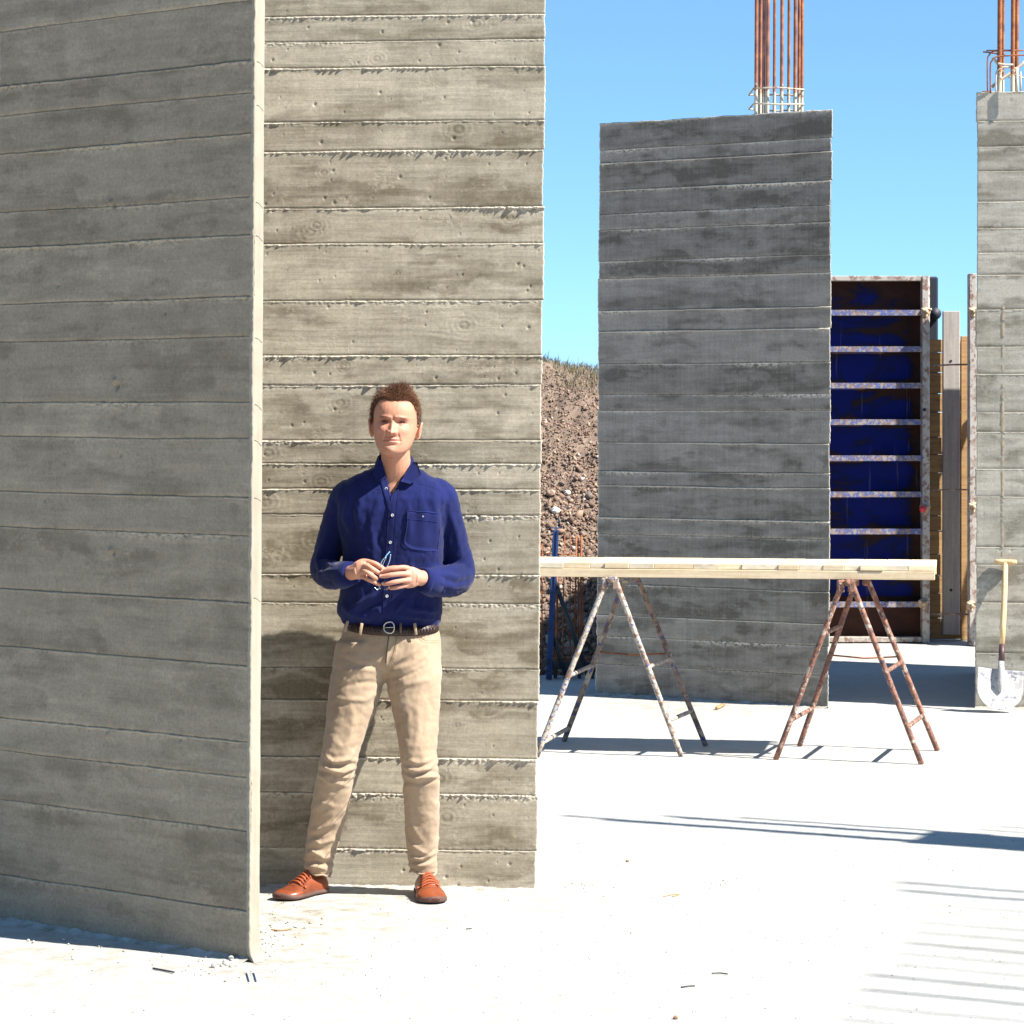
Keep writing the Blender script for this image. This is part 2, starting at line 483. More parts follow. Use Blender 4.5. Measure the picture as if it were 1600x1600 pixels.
# ---------------- board-marked concrete pillars
def fx(px, d): return (px - 800) / FPX * d
def pillar(label, A, B, back, courses, res, mat, seed, fin=1.0, lean=0.009, corner=None, relief=1.0, tones=None, xclip=None, edge_jag=1.0, bumps=(), contrast=1.0, finbase=0.0007):
    A = Vector((A[0], A[1], 0)); B = Vector((B[0], B[1], 0)); back = Vector((back[0], back[1], 0))
    Lw = (B - A).length; u = (B - A).normalized(); n = Vector((u.y, -u.x, 0))
    if n.y > 0: n = -n
    base = (A + B) / 2 + back / 2; base.z = 0
    root = thing('concrete_pillar', base, label, 'pillar')
    H = courses[-1]
    rs = np.random.RandomState(seed)
    U = np.array(u); N = np.array(n); A0 = np.array(A); BK = np.array(back)
    def world(s, z, d):
        q = A0[None] + s[:, None] * U[None] + d[:, None] * N[None]
        q[:, 2] = z
        q[:, 0] += lean * z
        return q
    # core
    ins = 0.012
    c = []
    for z in (-0.02, H - 0.012):
        for (s, k) in ((ins, 0), (Lw - ins, 0), (Lw - ins, 1), (ins, 1)):
            q = A + u * s - n * 0.02 + back * k
            c.append((q.x + lean * z, q.y, z))
    cf = [(0, 1, 5, 4), (1, 2, 6, 5), (2, 3, 7, 6), (3, 0, 4, 7), (4, 5, 6, 7), (3, 2, 1, 0)]
    mesh_np('concrete_core', c, cf, mat, root, False, {'tone': [0.45] * 8, 'fin': [0.0] * 8})
    sw = np.linspace(0, Lw, 400)
    wob = [np.zeros(400)] + [0.0075 * (fbm(sw * 1.7 + 5 * k, 0 * sw + k, seed + 7, 2) - .5) + 0.0030 * (fbm(sw * 16, 0 * sw + k, seed + 9, 3) - .5) for k in range(1, len(courses) - 1)] + [0.012 * (fbm(sw * 9, 0 * sw, seed + 10, 3) - .5)]
    for i in range(len(courses) - 1):
        z0, z1 = courses[i], courses[i + 1]; h = z1 - z0
        nz = max(4, int(h / res)); nx = int(Lw / (res * 0.75))
        zz = np.linspace(0, h, nz + 1)
        FZ = 0.015; nf = 10
        zz = np.concatenate([zz[zz < h - FZ - 0.001], h - FZ + FZ * np.linspace(0, 1, nf)])
        ss = np.linspace(0, Lw, nx + 1)
        S, Z = np.meshgrid(ss, zz, indexing='ij')
        nr = len(zz)
        # knots
        kn = [(rs.uniform(0.05, Lw - 0.05), rs.uniform(0.25, 0.75) * h, rs.uniform(0.010, 0.024)) for _ in range(rs.choice([0, 1, 1, 2, 3]))] if h > 0.07 else []
        ox, oz = rs.uniform(0, 500, 2)
        wz = Z + 0.010 * (fbm(S * 2.2 + ox, Z * 3 + oz, seed) - 0.5) * 2
        kmask = np.zeros_like(S); rings = np.zeros_like(S)
        for (kx, kz, kr) in kn:
            dx = S - kx; dz = Z - kz
            wz = wz + np.sign(dz) * kr * 1.2 * np.exp(-(dx / (kr * 3.2)) ** 2) * np.exp(-np.abs(dz) / (kr * 2.2)) * -1
            rr = np.sqrt((dx / 1.25) ** 2 + dz ** 2)
            m_ = np.exp(-(rr / (kr * 1.2)) ** 4)
            kmask = np.maximum(kmask, m_)
            rings += np.exp(-(rr / (kr * 2.0)) ** 2) * np.sin(rr / kr * 8.0)
        gr = fbm(S * 5 + ox, wz * 95 + oz, seed + 3, 3) - 0.5
        gr2 = vn(S * 1.6 + ox, wz * 38 + oz, seed + 5) - 0.5
        saw = vn(S * 42 + ox, Z * 2.0 + 0 * S, seed + 8) - 0.5
        tilt = rs.uniform(-1, 1) * 0.0012 * relief
        off = rs.uniform(-1, 1) * 0.0014 * relief
        d = off + tilt * (Z / h * 2 - 1) + relief * (0.0013 * gr + 0.0008 * gr2 + 0.0004 * saw + 0.0010 * (fbm(S * 1.5 + ox, Z * 6, seed + 11) - 0.5))
        d += relief * 0.0005 * rings + relief * -0.0006 * kmask
        # air holes
        nh = rs.poisson(70 * Lw * h)
        for _ in range(nh):
            hx, hz, hr = rs.uniform(0, Lw), rs.uniform(0.01, h - 0.01), 0.0016 + 0.0040 * rs.uniform(0, 1) ** 3
            ix0, ix1 = np.searchsorted(ss, (hx - 3 * hr, hx + 3 * hr))
            sub = np.exp(-(((S[ix0:ix1] - hx) ** 2 + (Z[ix0:ix1] - hz) ** 2) / hr ** 2))
            d[ix0:ix1] -= 0.005 * sub
        # crumbly zone next to joints
        cl = np.clip((vn(ss * 2.2 + ox, 3.3 + 0 * ss, seed + 21) - 0.25) * 1.7, 0, 1)
        zone = np.maximum(np.exp(-((h - Z) / (0.007 + 0.016 * cl[:, None])) ** 2), .5 * np.exp(-(Z / 0.006) ** 2)) * cl[:, None]
        d += zone * (fbm(S * 90 + ox, Z * 110, seed + 31, 2) - 0.45) * 0.013 * fin
        # fin
        strong = rs.choice([0.25, 0.6, 1.0, 1.5]) * fin
        sx = ss * 62 + 9 * fbm(ss * 3.1 + ox, 0 * ss, seed + 39, 2) * vn(ss * 9, 0 * ss, seed + 38) + ox
        rag = np.clip(fbm(sx, 0.7 + 0 * ss, seed + 41, 5) * 4.6 - 1.95, 0, 1.6) * (0.35 + 1.3 * vn(ss * 11 + ox, 4 + 0 * ss, seed + 37))
        fh = (finbase + 0.0068 * (0.3 + 0.7 * cl) * rag) * strong
        fh[vn(ss * 3 + ox, 9.1 + 0 * ss, seed + 44) < 0.14] *= 0.25
        fh[0] = fh[-1] = 0
        zc = 0.0035 + 0.003 * (fbm(ss * 14 + ox, 5 + 0 * ss, seed + 51) - 0.2) + 0.0025 * (vn(ss * 70, 0 * ss, seed + 52) - .5)
        fw = 0.0010 + 0.0035 * vn(ss * 45 + ox, 2 + 0 * ss, seed + 53) * cl
        dd = (h - Z) - zc[:, None]
        prof = np.exp(-(np.abs(dd) / (fw[:, None] + 0.0008)) ** 3)
        d += fh[:, None] * prof
        wa, wb = np.interp(ss, sw, wob[i]), np.interp(ss, sw, wob[i + 1])
        Zw = Z + z0 + wa[:, None] * (1 - Z / h) + wb[:, None] * (Z / h)
        # bottom row of next board follows the same wobble closely enough; keep tucked
        d[:, -1] -= 0.003; d[:, 0] -= 0.003
        for (bx, bz, br, bh) in bumps:
            d += bh * np.exp(-(((S - bx) ** 2 + (Zw - bz) ** 2) / br ** 2))
        # jagged ends
        je = edge_jag * (0.007 * (fbm(Zw[0] * 60, 1.0 + 0 * Zw[0], seed + 61, 3) - 0.5) + rs.uniform(-0.004, 0.004))
        jl = edge_jag * (0.009 * (fbm(Zw[0] * 50, 2.0 + 0 * Zw[0], seed + 71, 3) - 0.5) + rs.uniform(-0.005, 0.005))
        Sj = S.copy()
        w1 = np.clip((S - (Lw - 0.03)) / 0.03, 0, 1); w0 = np.clip((0.03 - S) / 0.03, 0, 1)
        Sj += w1 * je[None] + w0 * jl[None]
        # tone: stain flames following the grain, per-board tint
        t = 0.5 + rs.uniform(-0.24, 0.22)
        wx1 = fbm(S * 5 + ox, Z * 9 + oz, seed + 83, 4) - .5; fl = fbm(S * 1.9 + ox + 1.5 * wx1, wz * 9 + oz + 1.2 * wx1, seed + 81, 5)
        fl2 = fbm(S * 3.3 + ox, wz * 26 + oz, seed + 91, 3)
        tone = t + 0.26 * np.clip((fl - 0.44) * 16.0, -0.5, 0.5) + 0.40 * np.clip((fl - 0.43) * 4.0, -0.5, 0.5) + 0.9 * (fl2 - 0.5) + 0.55 * gr + 0.10 * saw + 0.75 * (fbm(S * 6 + ox, Z * 9 + oz, seed + 95, 5) - .5) - 0.30 * kmask + 0.16 * rings
        tone = 0.5 + (tone - 0.5) * contrast
        if tones: tone = tones(S, Zw, tone)
        finm = np.clip(fh / 0.005, 0, 1)[:, None] * 0.8 * prof
        finm = np.maximum(finm, zone * 0.75 * (fbm(S * 60 + ox, Z * 70, seed + 33, 3) > .47))
        finm = np.maximum(finm, 0.7 * np.exp(-((Lw - S) / 0.004) ** 2)); finm = np.maximum(finm, 0.7 * np.exp(-(S / 0.004) ** 2))
        V = world(Sj.ravel(), Zw.ravel(), d.ravel())
        nX = nx + 1
        idx = np.arange(nX * nr).reshape(nX, nr)
        F = np.stack([idx[:-1, :-1], idx[1:, :-1], idx[1:, 1:], idx[:-1, 1:]], -1).reshape(-1, 4)
        # rim pushed back into the wall so the board mark is a solid slab
        ring = np.concatenate([idx[:, 0], idx[-1, 1:], idx[::-1, -1][1:], idx[0, ::-1][1:-1]])
        nrim = len(ring); Vr = V[ring].copy(); Vr += BK[None] / np.linalg.norm(BK) * 0.03
        rb = np.arange(nrim) + len(V)
        Fr = np.stack([ring, rb, np.roll(rb, -1), np.roll(ring, -1)], -1)
        V = np.vstack([V, Vr]); F = np.vstack([F, Fr])
        tt = np.concatenate([tone.ravel(), tone.ravel()[ring]]); ff = np.concatenate([finm.ravel(), finm.ravel()[ring]])
        mesh_np('board_mark', V, F, mat, root, True, {'tone': tt, 'fin': ff})
    return root, A, B, u, n

def courses_from(ys, D, top):
    z = sorted(EYE - (y - HOR) / FPX * D for y in ys)
    z = [q for q in z if 0.03 < q < top - 0.03]
    out = [0.0] + z
    while out[-1] < top - 0.17:
        out.append(out[-1] + random.Random(len(out)).uniform(0.10, 0.16))
    out.append(top)
    return out

# wall behind the man: right end at px 838, sunlit at a grazing angle
WA = (-1.16, 10.29); WB = (0.0845, 10.17)
rowsB = [22, 62, 103, 188, 234, 323, 380, 469, 555, 601, 688, 725, 765, 805, 898, 943, 1045, 1095, 1185, 1242, 1328]
wallB = pillar('sunlit board-marked concrete wall directly behind the man, its right edge against the sky', WA, WB, (-0.04, 0.30),
       courses_from([HOR + (y - HOR) * 1.0 for y in rowsB], 10.19, 3.42), 0.0042, M['conc_lit'], 11, fin=1.0, relief=1.0, contrast=0.74, lean=0.0115)
# nearest pillar at left, in shade
NA = (-1.728, 9.598); NB = (-0.806, 8.846)
rowsA = [0, 93, 143, 207, 307, 366, 462, 525, 628, 685, 777, 838, 942, 1040, 1160, 1215, 1300, 1425]
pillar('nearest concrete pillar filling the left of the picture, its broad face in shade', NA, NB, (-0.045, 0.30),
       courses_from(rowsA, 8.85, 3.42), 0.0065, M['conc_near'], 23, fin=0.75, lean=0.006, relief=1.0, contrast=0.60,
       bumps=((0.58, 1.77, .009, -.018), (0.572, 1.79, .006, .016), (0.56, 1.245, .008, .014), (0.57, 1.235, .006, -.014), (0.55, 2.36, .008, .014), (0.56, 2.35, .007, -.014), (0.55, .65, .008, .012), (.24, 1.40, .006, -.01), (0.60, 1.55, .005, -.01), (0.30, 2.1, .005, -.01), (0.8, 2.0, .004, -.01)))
# middle distance pillar with starter bars
FA = (0.503, 17.20); FB = (1.80, 16.39)
rowsC = [215, 236, 281, 320, 346, 397, 425, 478, 512, 565, 615, 641, 693, 740, 763, 815, 843, 925, 930 + 45, 1010, 1056]
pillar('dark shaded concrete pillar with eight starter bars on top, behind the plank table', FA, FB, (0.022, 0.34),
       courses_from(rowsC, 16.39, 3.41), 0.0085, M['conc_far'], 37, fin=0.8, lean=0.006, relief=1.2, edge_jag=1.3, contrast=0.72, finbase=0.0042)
# right-hand pillar the shovel leans on
RA = (2.640, 16.42); RB = (4.05, 16.12)
rowsD = [190, 230, 268, 315, 357, 395, 430, 484, 542, 585, 645, 675, 733, 776, 855, 882, 942, 1020]
pillar('grey concrete pillar at the right edge of the picture with a shovel leaning on it', RA, RB, (0.42, 2.25),
       courses_from(rowsD, 16.42, 3.51), 0.0100, M['conc_right'], 53, fin=0.35, lean=0.003, relief=0.8)
def drip():
    root = [o for o in COL.objects if o.name == 'concrete_pillar.003'][0]
    M['stain'] = simple('tan_grout_run', (0.31, 0.255, 0.185), 0.9, var=.25, scale=40)
    u = Vector((RB[0] - RA[0], RB[1] - RA[1], 0)).normalized(); n = Vector((u.y, -u.x, 0))
    zs = np.linspace(EYE + (HOR - 868) / FPX * 16.36, EYE + (HOR - 478) / FPX * 16.36, 90)
    V = []
    for k, z in enumerate(zs):
        w = .009 + .010 * fbm(np.array([k * .23]), np.array([1.0]), 5)[0]
        m = .004 * (fbm(np.array([k * .09]), np.array([3.0]), 6)[0] - .5)
        for s_, off in ((-w * .7, .0002), (0, .0030), (w * .7, .0002)):
            p = Vector((RA[0], RA[1], 0)) + u * (.150 + s_ + m) + n * off
            V.append((p.x + .003 * z, p.y, z))
    F = []
    for k in range(89):
        if fbm(np.array([k * .6]), np.array([9.0]), 8)[0] < .42: continue
        for j in (0, 1): F.append((k * 3 + j, k * 3 + j + 1, k * 3 + j + 4, k * 3 + j + 3))
    mesh_np('grout_run', V, F, M['stain'], root, True)
drip()
# pillar outside the picture at right whose shadow falls across the slab
pillar('concrete pillar outside the picture at right that throws the long shadow on the slab', (4.42, 9.83), (5.75, 9.16), (0.13, 0.30),
       [0, 0.9, 1.8, 2.6, 3.42], 0.03, M['conc_right'], 71, fin=0.3)

# chamfered arris of the nearest pillar
def arris():
    root = [o for o in COL.objects if o.name == 'concrete_pillar.001'][0]
    zs = np.arange(0.0, 3.42, 0.006)
    jag = 0.0095 * (fbm(zs * 60, 0 * zs, 77, 4) - 0.5) + 0.006 * (fbm(zs * 7, 0 * zs, 78, 2) - 0.5)
    jag2 = 0.0025 * (fbm(zs * 16, 0 * zs, 79, 3) - 0.5)
    V = []; k = 7
    cor = np.array([NB[0], NB[1]])
    for z, j, j2 in zip(zs, jag, jag2):
        lx = 0.006 * z
        flare = 0.020 * math.exp(-z / 0.02)
        pts = [(-0.012 + j, 0.010, 0), (-0.003 + j, -0.0035, 0), (0.002 + j * 0.5, -0.001, 0), (0.0052, 0.0035, 0), (0.0150, 0.010, 0),
               (0.0262 + j2, 0.0195, 0), (0.0240 + j2, 0.060, 0)]
        for (a, b, _) in pts:
            V.append((cor[0] + a + lx + flare * 0.9, cor[1] + b - flare * 0.8, z))
    n = len(zs)
    idx = np.arange(n * k).reshape(n, k)
    F = np.stack([idx[:-1, :-1], idx[:-1, 1:], idx[1:, 1:], idx[1:, :-1]], -1).reshape(-1, 4)
    mesh_np('chamfered_edge', V, F, M['edge'], root, True)
    # hair cracks curving across the chamfer
    for (y, s) in ((100, .9), (168, 1), (320, 1), (372, 1), (532, .8), (636, 1), (692, 1), (782, .6), (938, .8)):
        z = EYE - (y - HOR) / FPX * 8.85
        pts = []
        for t in np.linspace(0, 1, 7):
            a = 0.006 + 0.019 * t; b = 0.0035 + 0.0152 * t
            pts.append((cor[0] + a + 0.006 * z, cor[1] + b - 0.0006, z + 0.008 - 0.018 * s * t ** 1.6))
        mb = MB(); mb.tube(pts, 0.0009, 4); mb.build('crack', M['crack'], root)
M['crack'] = simple('crack_dark', (0.12, 0.10, 0.07), 0.9)
arris()

# rough mortar foot where pillars meet the slab
def mortar(label, A, B, w, seed, parent_name):
    root = [o for o in COL.objects if o.name == parent_name][0]
    A = np.array(A); B = np.array(B); Lw = np.linalg.norm(B - A); u = (B - A) / Lw
    n = np.array([u[1], -u[0]]);
    if n[1] > 0: n = -n
    ns = int(Lw / 0.008); nw = 9
    S, W = np.meshgrid(np.linspace(0, Lw, ns), np.linspace(0, 1, nw), indexing='ij')
    ww = w * (0.35 + 1.1 * fbm(S * 4, 0 * S, seed))
    out = W * ww
    z = 0.016 * (1 - W) ** 1.6 * (0.3 + 1.3 * fbm(S * 26, W * 6, seed + 2)) + 0.007 * (fbm(S * 80, W * 12, seed + 3) - 0.5) * (1 - W)
    z = z - 0.004 * W
    X = A[0] + S * u[0] + (out - 0.01) * n[0]; Y = A[1] + S * u[1] + (out - 0.01) * n[1]
    idx = np.arange(ns * nw).reshape(ns, nw)
    F = np.stack([idx[:-1, :-1], idx[:-1, 1:], idx[1:, 1:], idx[1:, :-1]], -1).reshape(-1, 4)
    V = np.stack([X, Y, z], -1).reshape(-1, 3)
    mesh_np('mortar_foot', V, F, M['slab'], root, True, {'dirt': np.full(len(V), 0.9)})
mortar('', WA, WB, 0.05, 3, 'concrete_pillar')
mortar('', NA, NB, 0.07, 4, 'concrete_pillar.001')
mortar('', FA, FB, 0.10, 5, 'concrete_pillar.002')
mortar('', RA, RB, 0.06, 6, 'concrete_pillar.003')

# ---------------- starter bars
def rebar(pts, r, mat, parent, coat0=None, name='reinforcing_bar', n=8, ribs=True, pitch=0.014):
    """ribbed bar along pts; coat0 = height below which cement clings"""
    pts = [Vector(p) for p in pts]
    out = []; rad = []
    for a, b in zip(pts[:-1], pts[1:]):
        ln = (b - a).length; k = max(1, int(ln / (pitch / 2))) if ribs else 1
        for i in range(k):
            out.append(a.lerp(b, i / k)); rad.append(r * (1.13 if (len(rad) % 2) else 0.94) if ribs else r)
    out.append(pts[-1]); rad.append(r)
    V, F = tube_vf(out, rad, n)
    V = np.array([tuple(v) for v in V])
    coat = np.zeros(len(V))
    if coat0 is not None: coat = np.clip(1.05 - (V[:, 2] - coat0[0]) / coat0[1], 0.12, 1.0)
    o = mesh_np(name, V, F, mat, parent, True, {'coat': coat})
    return o
def bar_group(label, topz, bars, ties, tie_box, group, lean=0.006):
    x0 = sum(b[0] for b in bars) / len(bars); y0 = sum(b[1] for b in bars) / len(bars)
    root = thing('starter_bars', (x0, y0, topz), label, 'rebar', group)
    for (x, y, r, h) in bars:
        rebar([(x, y, topz - 0.05), (x + 0.004, y, topz + h * 0.5), (x + 0.012, y, topz + h)], r, M['rust'], root, (topz, 0.28))
    for z in ties:
        (xa, xb, ya, yb) = tie_box
        rnd = random.Random(int(z * 1000))
        loop = [(xa - .012, ya), ((xa + xb) / 2, ya - .006), (xb + .012, ya), (xb + .016, yb), ((xa + xb) / 2, yb), (xa - .012, yb), (xa - .012, ya)]
        rebar([(a, b, z + rnd.uniform(-.004, .004) - 0.02 * (a - xa)) for a, b in loop], 0.0055, M['rust'], root, (topz, 0.35), 'stirrup', 6, False)
    return root
ppm = FPX / 16.72
bars = [(fx(p, d), d, r, h) for p, d, r, h in ((1181, 16.66, .0095, 1.45), (1187, 16.74, .0105, 1.5), (1193, 16.95, .010, 1.4), (1199, 16.66, .010, 1.5),
        (1209.5, 16.92, .0085, 1.45), (1221, 16.66, .0095, 1.5), (1232, 16.92, .0085, 1.5), (1242, 16.66, .0100, 1.5), (1248, 16.82, .009, 1.4), (1252.5, 16.92, .0095, 1.5))]
bar_group('upright bundle of rusty ribbed bars rising from the dark middle pillar', 3.41, bars, (3.41 + .058, 3.41 + .148), (fx(1181, 16.64), fx(1252, 16.64), 16.63, 16.97), None)

def tangle():
    ppm = FPX / 16.5
    def q(x, y, d=16.5): return P(x, y, d)
    root = thing('starter_bars', q(1575, 145), 'rusty bars with a tangle of bent stirrups on top of the right-edge pillar', 'rebar')
    top = 3.50
    for (x, d, r) in ((1561.5, 16.44, .0135), (1566, 16.60, .011), (1582, 16.44, .012), (1588, 16.6, .012), (1612, 16.5, .012), (1625, 16.6, .012)):
        X = (x - 800) / FPX * d
        rebar([(X, d, top - .05), (X + .004, d, top + .6), (X + .008, d, top + 1.3)], r, M['rust'], root, (top - .03, .30))
    for pl, r, m_, coat in (
        ([(1543, 146), (1543, 96), (1545, 87), (1551, 81), (1562, 79.5), (1600, 79)], .0045, 'rust_bare', None),
        ([(1547.5, 146), (1547.5, 104), (1550, 95), (1556, 89), (1575, 87), (1604, 86)], .0045, 'rust_bare', None),
        ([(1536, 81), (1552, 83), (1575, 87.5)], .0045, 'rust_bare', None),
        ([(1541, 79), (1588, 78.5)], .0045, 'rust_bare', None),
        ([(1551, 90), (1560, 101), (1567, 112)], .008, 'rust', 1),
        ([(1550, 136), (1558, 129), (1569, 121), (1585, 110), (1602, 96)], .0095, 'rust', 1),
        ([(1559, 99), (1570, 101), (1583, 101)], .006, 'rust', 1), ([(1558, 106), (1575, 105), (1592, 108)], .006, 'rust', 1),
        ([(1556, 146), (1556, 118), (1559, 110), (1566, 106)], .0045, 'rust', 1),
        ([(1589, 146), (1589, 108)], .008, 'rust', 1), ([(1595, 146), (1595, 112)], .005, 'rust', 1), ([(1576, 122), (1583, 116), (1600, 122)], .005, 'rust', 1)):
        sp = spline([(a, b) for a, b in pl], 4) if len(pl) > 2 else np.array(pl, float)
        jit = random.Random(pl[0][0] * 7 + len(pl)).uniform(-.12, .05)
        rebar([q(a, b, 16.45 + jit) for a, b in sp], r, M[m_], root, (3.9, .3) if coat else None, 'bent_stirrup', 7, False)
    mb = MB(); mb.box(q(1542, 143.5, 16.45), .05, .03, .008); mb.build('foot_plate', M['rust_bare'], root)
tangle()

# bars above the pillar outside the picture: they throw the fan of thin shadows
offb = [(4.50, 9.90, .017, 1.60), (4.62, 9.80, .016, 1.55), (4.75, 9.98, .017, 1.40), (4.9, 9.88, .017, 1.5), (4.80, 10.06, .015, 1.1)]
bar_group('starter bars on the pillar outside the picture at right', 3.42, offb, (3.6,), (4.5, 4.9, 9.84, 9.98), None)
def bar_screen():
    """row of upright wall bars outside the picture; only their shadows reach the slab in view"""
    root = thing('rebar_screen', (4.6, 7.6, 0), 'row of upright reinforcing bars outside the picture at lower right', 'rebar')
    tops = [(1403, 1378, .016), (1406, 1391, .018), (1440, 1412, .006), (1440, 1424, .006), (1430, 1440, .008), (1420, 1455, .008), (1410, 1472, .012), (1395, 1488, .008),
            (1385, 1505, .008), (1352, 1522, .014), (1345, 1545, .014), (1330, 1570, .009), (1300, 1590, .009), (1300, 1612, .009)]
    h = 6.2
    for (px, py, r) in tops:
        D = gd(py); x = (px - 800) / FPX * D
        bx_ = x - L.x / -L.z * h; by_ = D - L.y / -L.z * h
        rebar([(bx_, by_, 0), (bx_, by_, h)], r * 1.1, M['rust_bare'], root, None, 'reinforcing_bar', 6, False)
    # column hoops higher up at the far end
    D = gd(1305); x = (1460 - 800) / FPX * D
    h = 3.4; bx_ = x - L.x / -L.z * h; by_ = D - L.y / -L.z * h
    for k, dy in enumerate((0.0, .07, .16, .24)):
        rebar([(bx_ + .1 * k, by_ + dy, 0), (bx_ + .1 * k, by_ + dy, h)], .008, M['rust_bare'], root, None, 'reinforcing_bar', 6, False)
bar_screen()

# ---------------- plank table on two trestles
def trestle(label, FL, FR, BL, BR, aF, aB, hz, mats, seed, rungs):
    """four feet (x,y), apex points front/back, height"""
    c = [(FL[0] + FR[0] + BL[0] + BR[0]) / 4, (FL[1] + FR[1] + BL[1] + BR[1]) / 4, 0]
    root = thing('trestle', c, label, 'trestle')
    F1 = Vector((*aF, hz)); B1 = Vector((*aB, hz))
    legs = {}
    for key, foot, ap, off in (('FL', FL, F1, -.012), ('FR', FR, F1, .022), ('BL', BL, B1, -.012), ('BR', BR, B1, .022)):
        f = Vector((*foot, 0.0)); a = ap + Vector((off, 0, 0))
        pts = [a.lerp(f, t) for t in np.linspace(0, 1, 14)]
        V, F = tube_vf(pts, 0.0135, 10)
        mesh_np('leg', V, F, M[mats[key]], root, True)
        legs[key] = (a, f)
    for (k1, k2, t) in rungs:
        p = legs[k1][0].lerp(legs[k1][1], t); q = legs[k2][0].lerp(legs[k2][1], t)
        V, F = tube_vf([p, p.lerp(q, .5), q], .011, 8)
        mesh_np('rung', V, F, M[mats['FL'] if k1 != 'FR' else mats['FR']], root, True)
    # head: hinge sleeves and a top bar under the planks
    mb = MB(); mb.tube([F1 + Vector((0, -.03, -.012)), B1 + Vector((0, .03, -.012))], .016, 10); mb.build('top_bar', M[mats['BR']], root, True)
    for ap in (F1, B1):
        for s in (-1, 1):
            mb = MB(); mb.box(ap + Vector((s * .026, 0, -.03)), .034, .036, .06, bev=.006); mb.build('hinge_plate', M[mats['BL']], root)
    # restraint chain (thin rod) between the legs at the back
    p = legs['BL'][0].lerp(legs['BL'][1], .47); q = legs['BR'][0].lerp(legs['BR'][1], .47)
    V, F = tube_vf([p, p.lerp(q, .5) - Vector((0, 0, .012)), q], .0045, 6); mesh_np('spreader_rod', V, F, M['rust_bare'], root, True)
    return root
def fx(px, d): return (px - 800) / FPX * d
HT = 0.878
trestle('trestle splashed with white cement and blue paint under the left end of the planks',
        (fx(838, 14.08), 14.08), (fx(1065, 14.1), 14.1), (fx(881, 14.76), 14.76), (fx(1103, 14.55), 14.55), (fx(953, 14.10), 14.10), (fx(985, 14.62), 14.62), HT,
        {'FL': 'tr_white', 'FR': 'tr_white', 'BL': 'tr_dark', 'BR': 'tr_dark'}, 1,
        (('FL', 'BL', .55), ('FR', 'BR', .50), ('FL', 'BL', .92), ('FR', 'BR', .80)))
trestle('rusty red-brown trestle under the right end of the planks',
        (fx(1212, 13.98), 13.98), (fx(1440, 13.80), 13.80), (fx(1249, 14.55), 14.55), (fx(1465, 14.35), 14.35), (fx(1322, 13.88), 13.88), (fx(1345, 14.42), 14.42), HT,
        {'FL': 'tr_red', 'FR': 'tr_red', 'BL': 'tr_red', 'BR': 'tr_red'}, 2,
        (('FL', 'BL', .78), ('FR', 'BR', .50), ('FL', 'BL', .30), ('FR', 'BR', .80)))
def table():
    e = Vector((2.035, 13.86, 0)); w = Vector((-0.06, 14.20, 0))
    u = (w - e).normalized(); v = Vector((-u.y, u.x, 0));
    if v.y < 0: v = -v
    Lt = (w - e).length
    root = thing('plank_table', (e + w) / 2 + Vector((0, 0, HT)), 'long makeshift top of short raw pine planks lying on two trestles', 'table top')
    for k, dv in ((0, 0.0075), (1, 0.50)):
        c = (e + w) / 2 + v * dv; c.z = HT + 0.0215
        mb = MB(); mb.box(c, Lt, .045, .041, u, v, bev=.002); mb.build('beam', M['pine'], root)
    # planks lie across the beams; widths from the photograph's seams
    seams = [1467, 1455, 1419, 1381, 1344, 1319, 1286, 1249, 1216, 1159, 1120, 1083, 1022, 983, 945, 922, 881, 840, 800]
    rnd = random.Random(5)
    dist = []
    for px in seams:
        # distance along the front edge from the right end
        t = (px - 800) / FPX
        # point e+u*s has x/y = t
        s = (t * e.y - e.x) / (u.x - t * u.y)
        dist.append(s)
    dist[0] = -0.0
    d0 = -0.002
    for i in range(1, len(dist)):
        s1 = dist[i]
        if s1 - d0 < .03: continue
        wd = s1 - d0
        c = e + u * ((d0 + s1) / 2) + v * (0.262 + rnd.uniform(-.004, .004)); c.z = HT + .0435 + .0135 + rnd.uniform(0, .0015)
        mb = MB(); mb.box(c, wd - .0015, .545 + rnd.uniform(-.012, .012), .0262, u, v, bev=.0018)
        mb.build('plank', M['plank_end'] if i % 2 else M['pine'], root)
        d0 = s1
    # end beam that projects at the back right
    mb = MB(); mb.box(e + u * .03 + v * .5 + Vector((0, 0, HT + .0215)), .17, .03, .038, u, v); 
table()

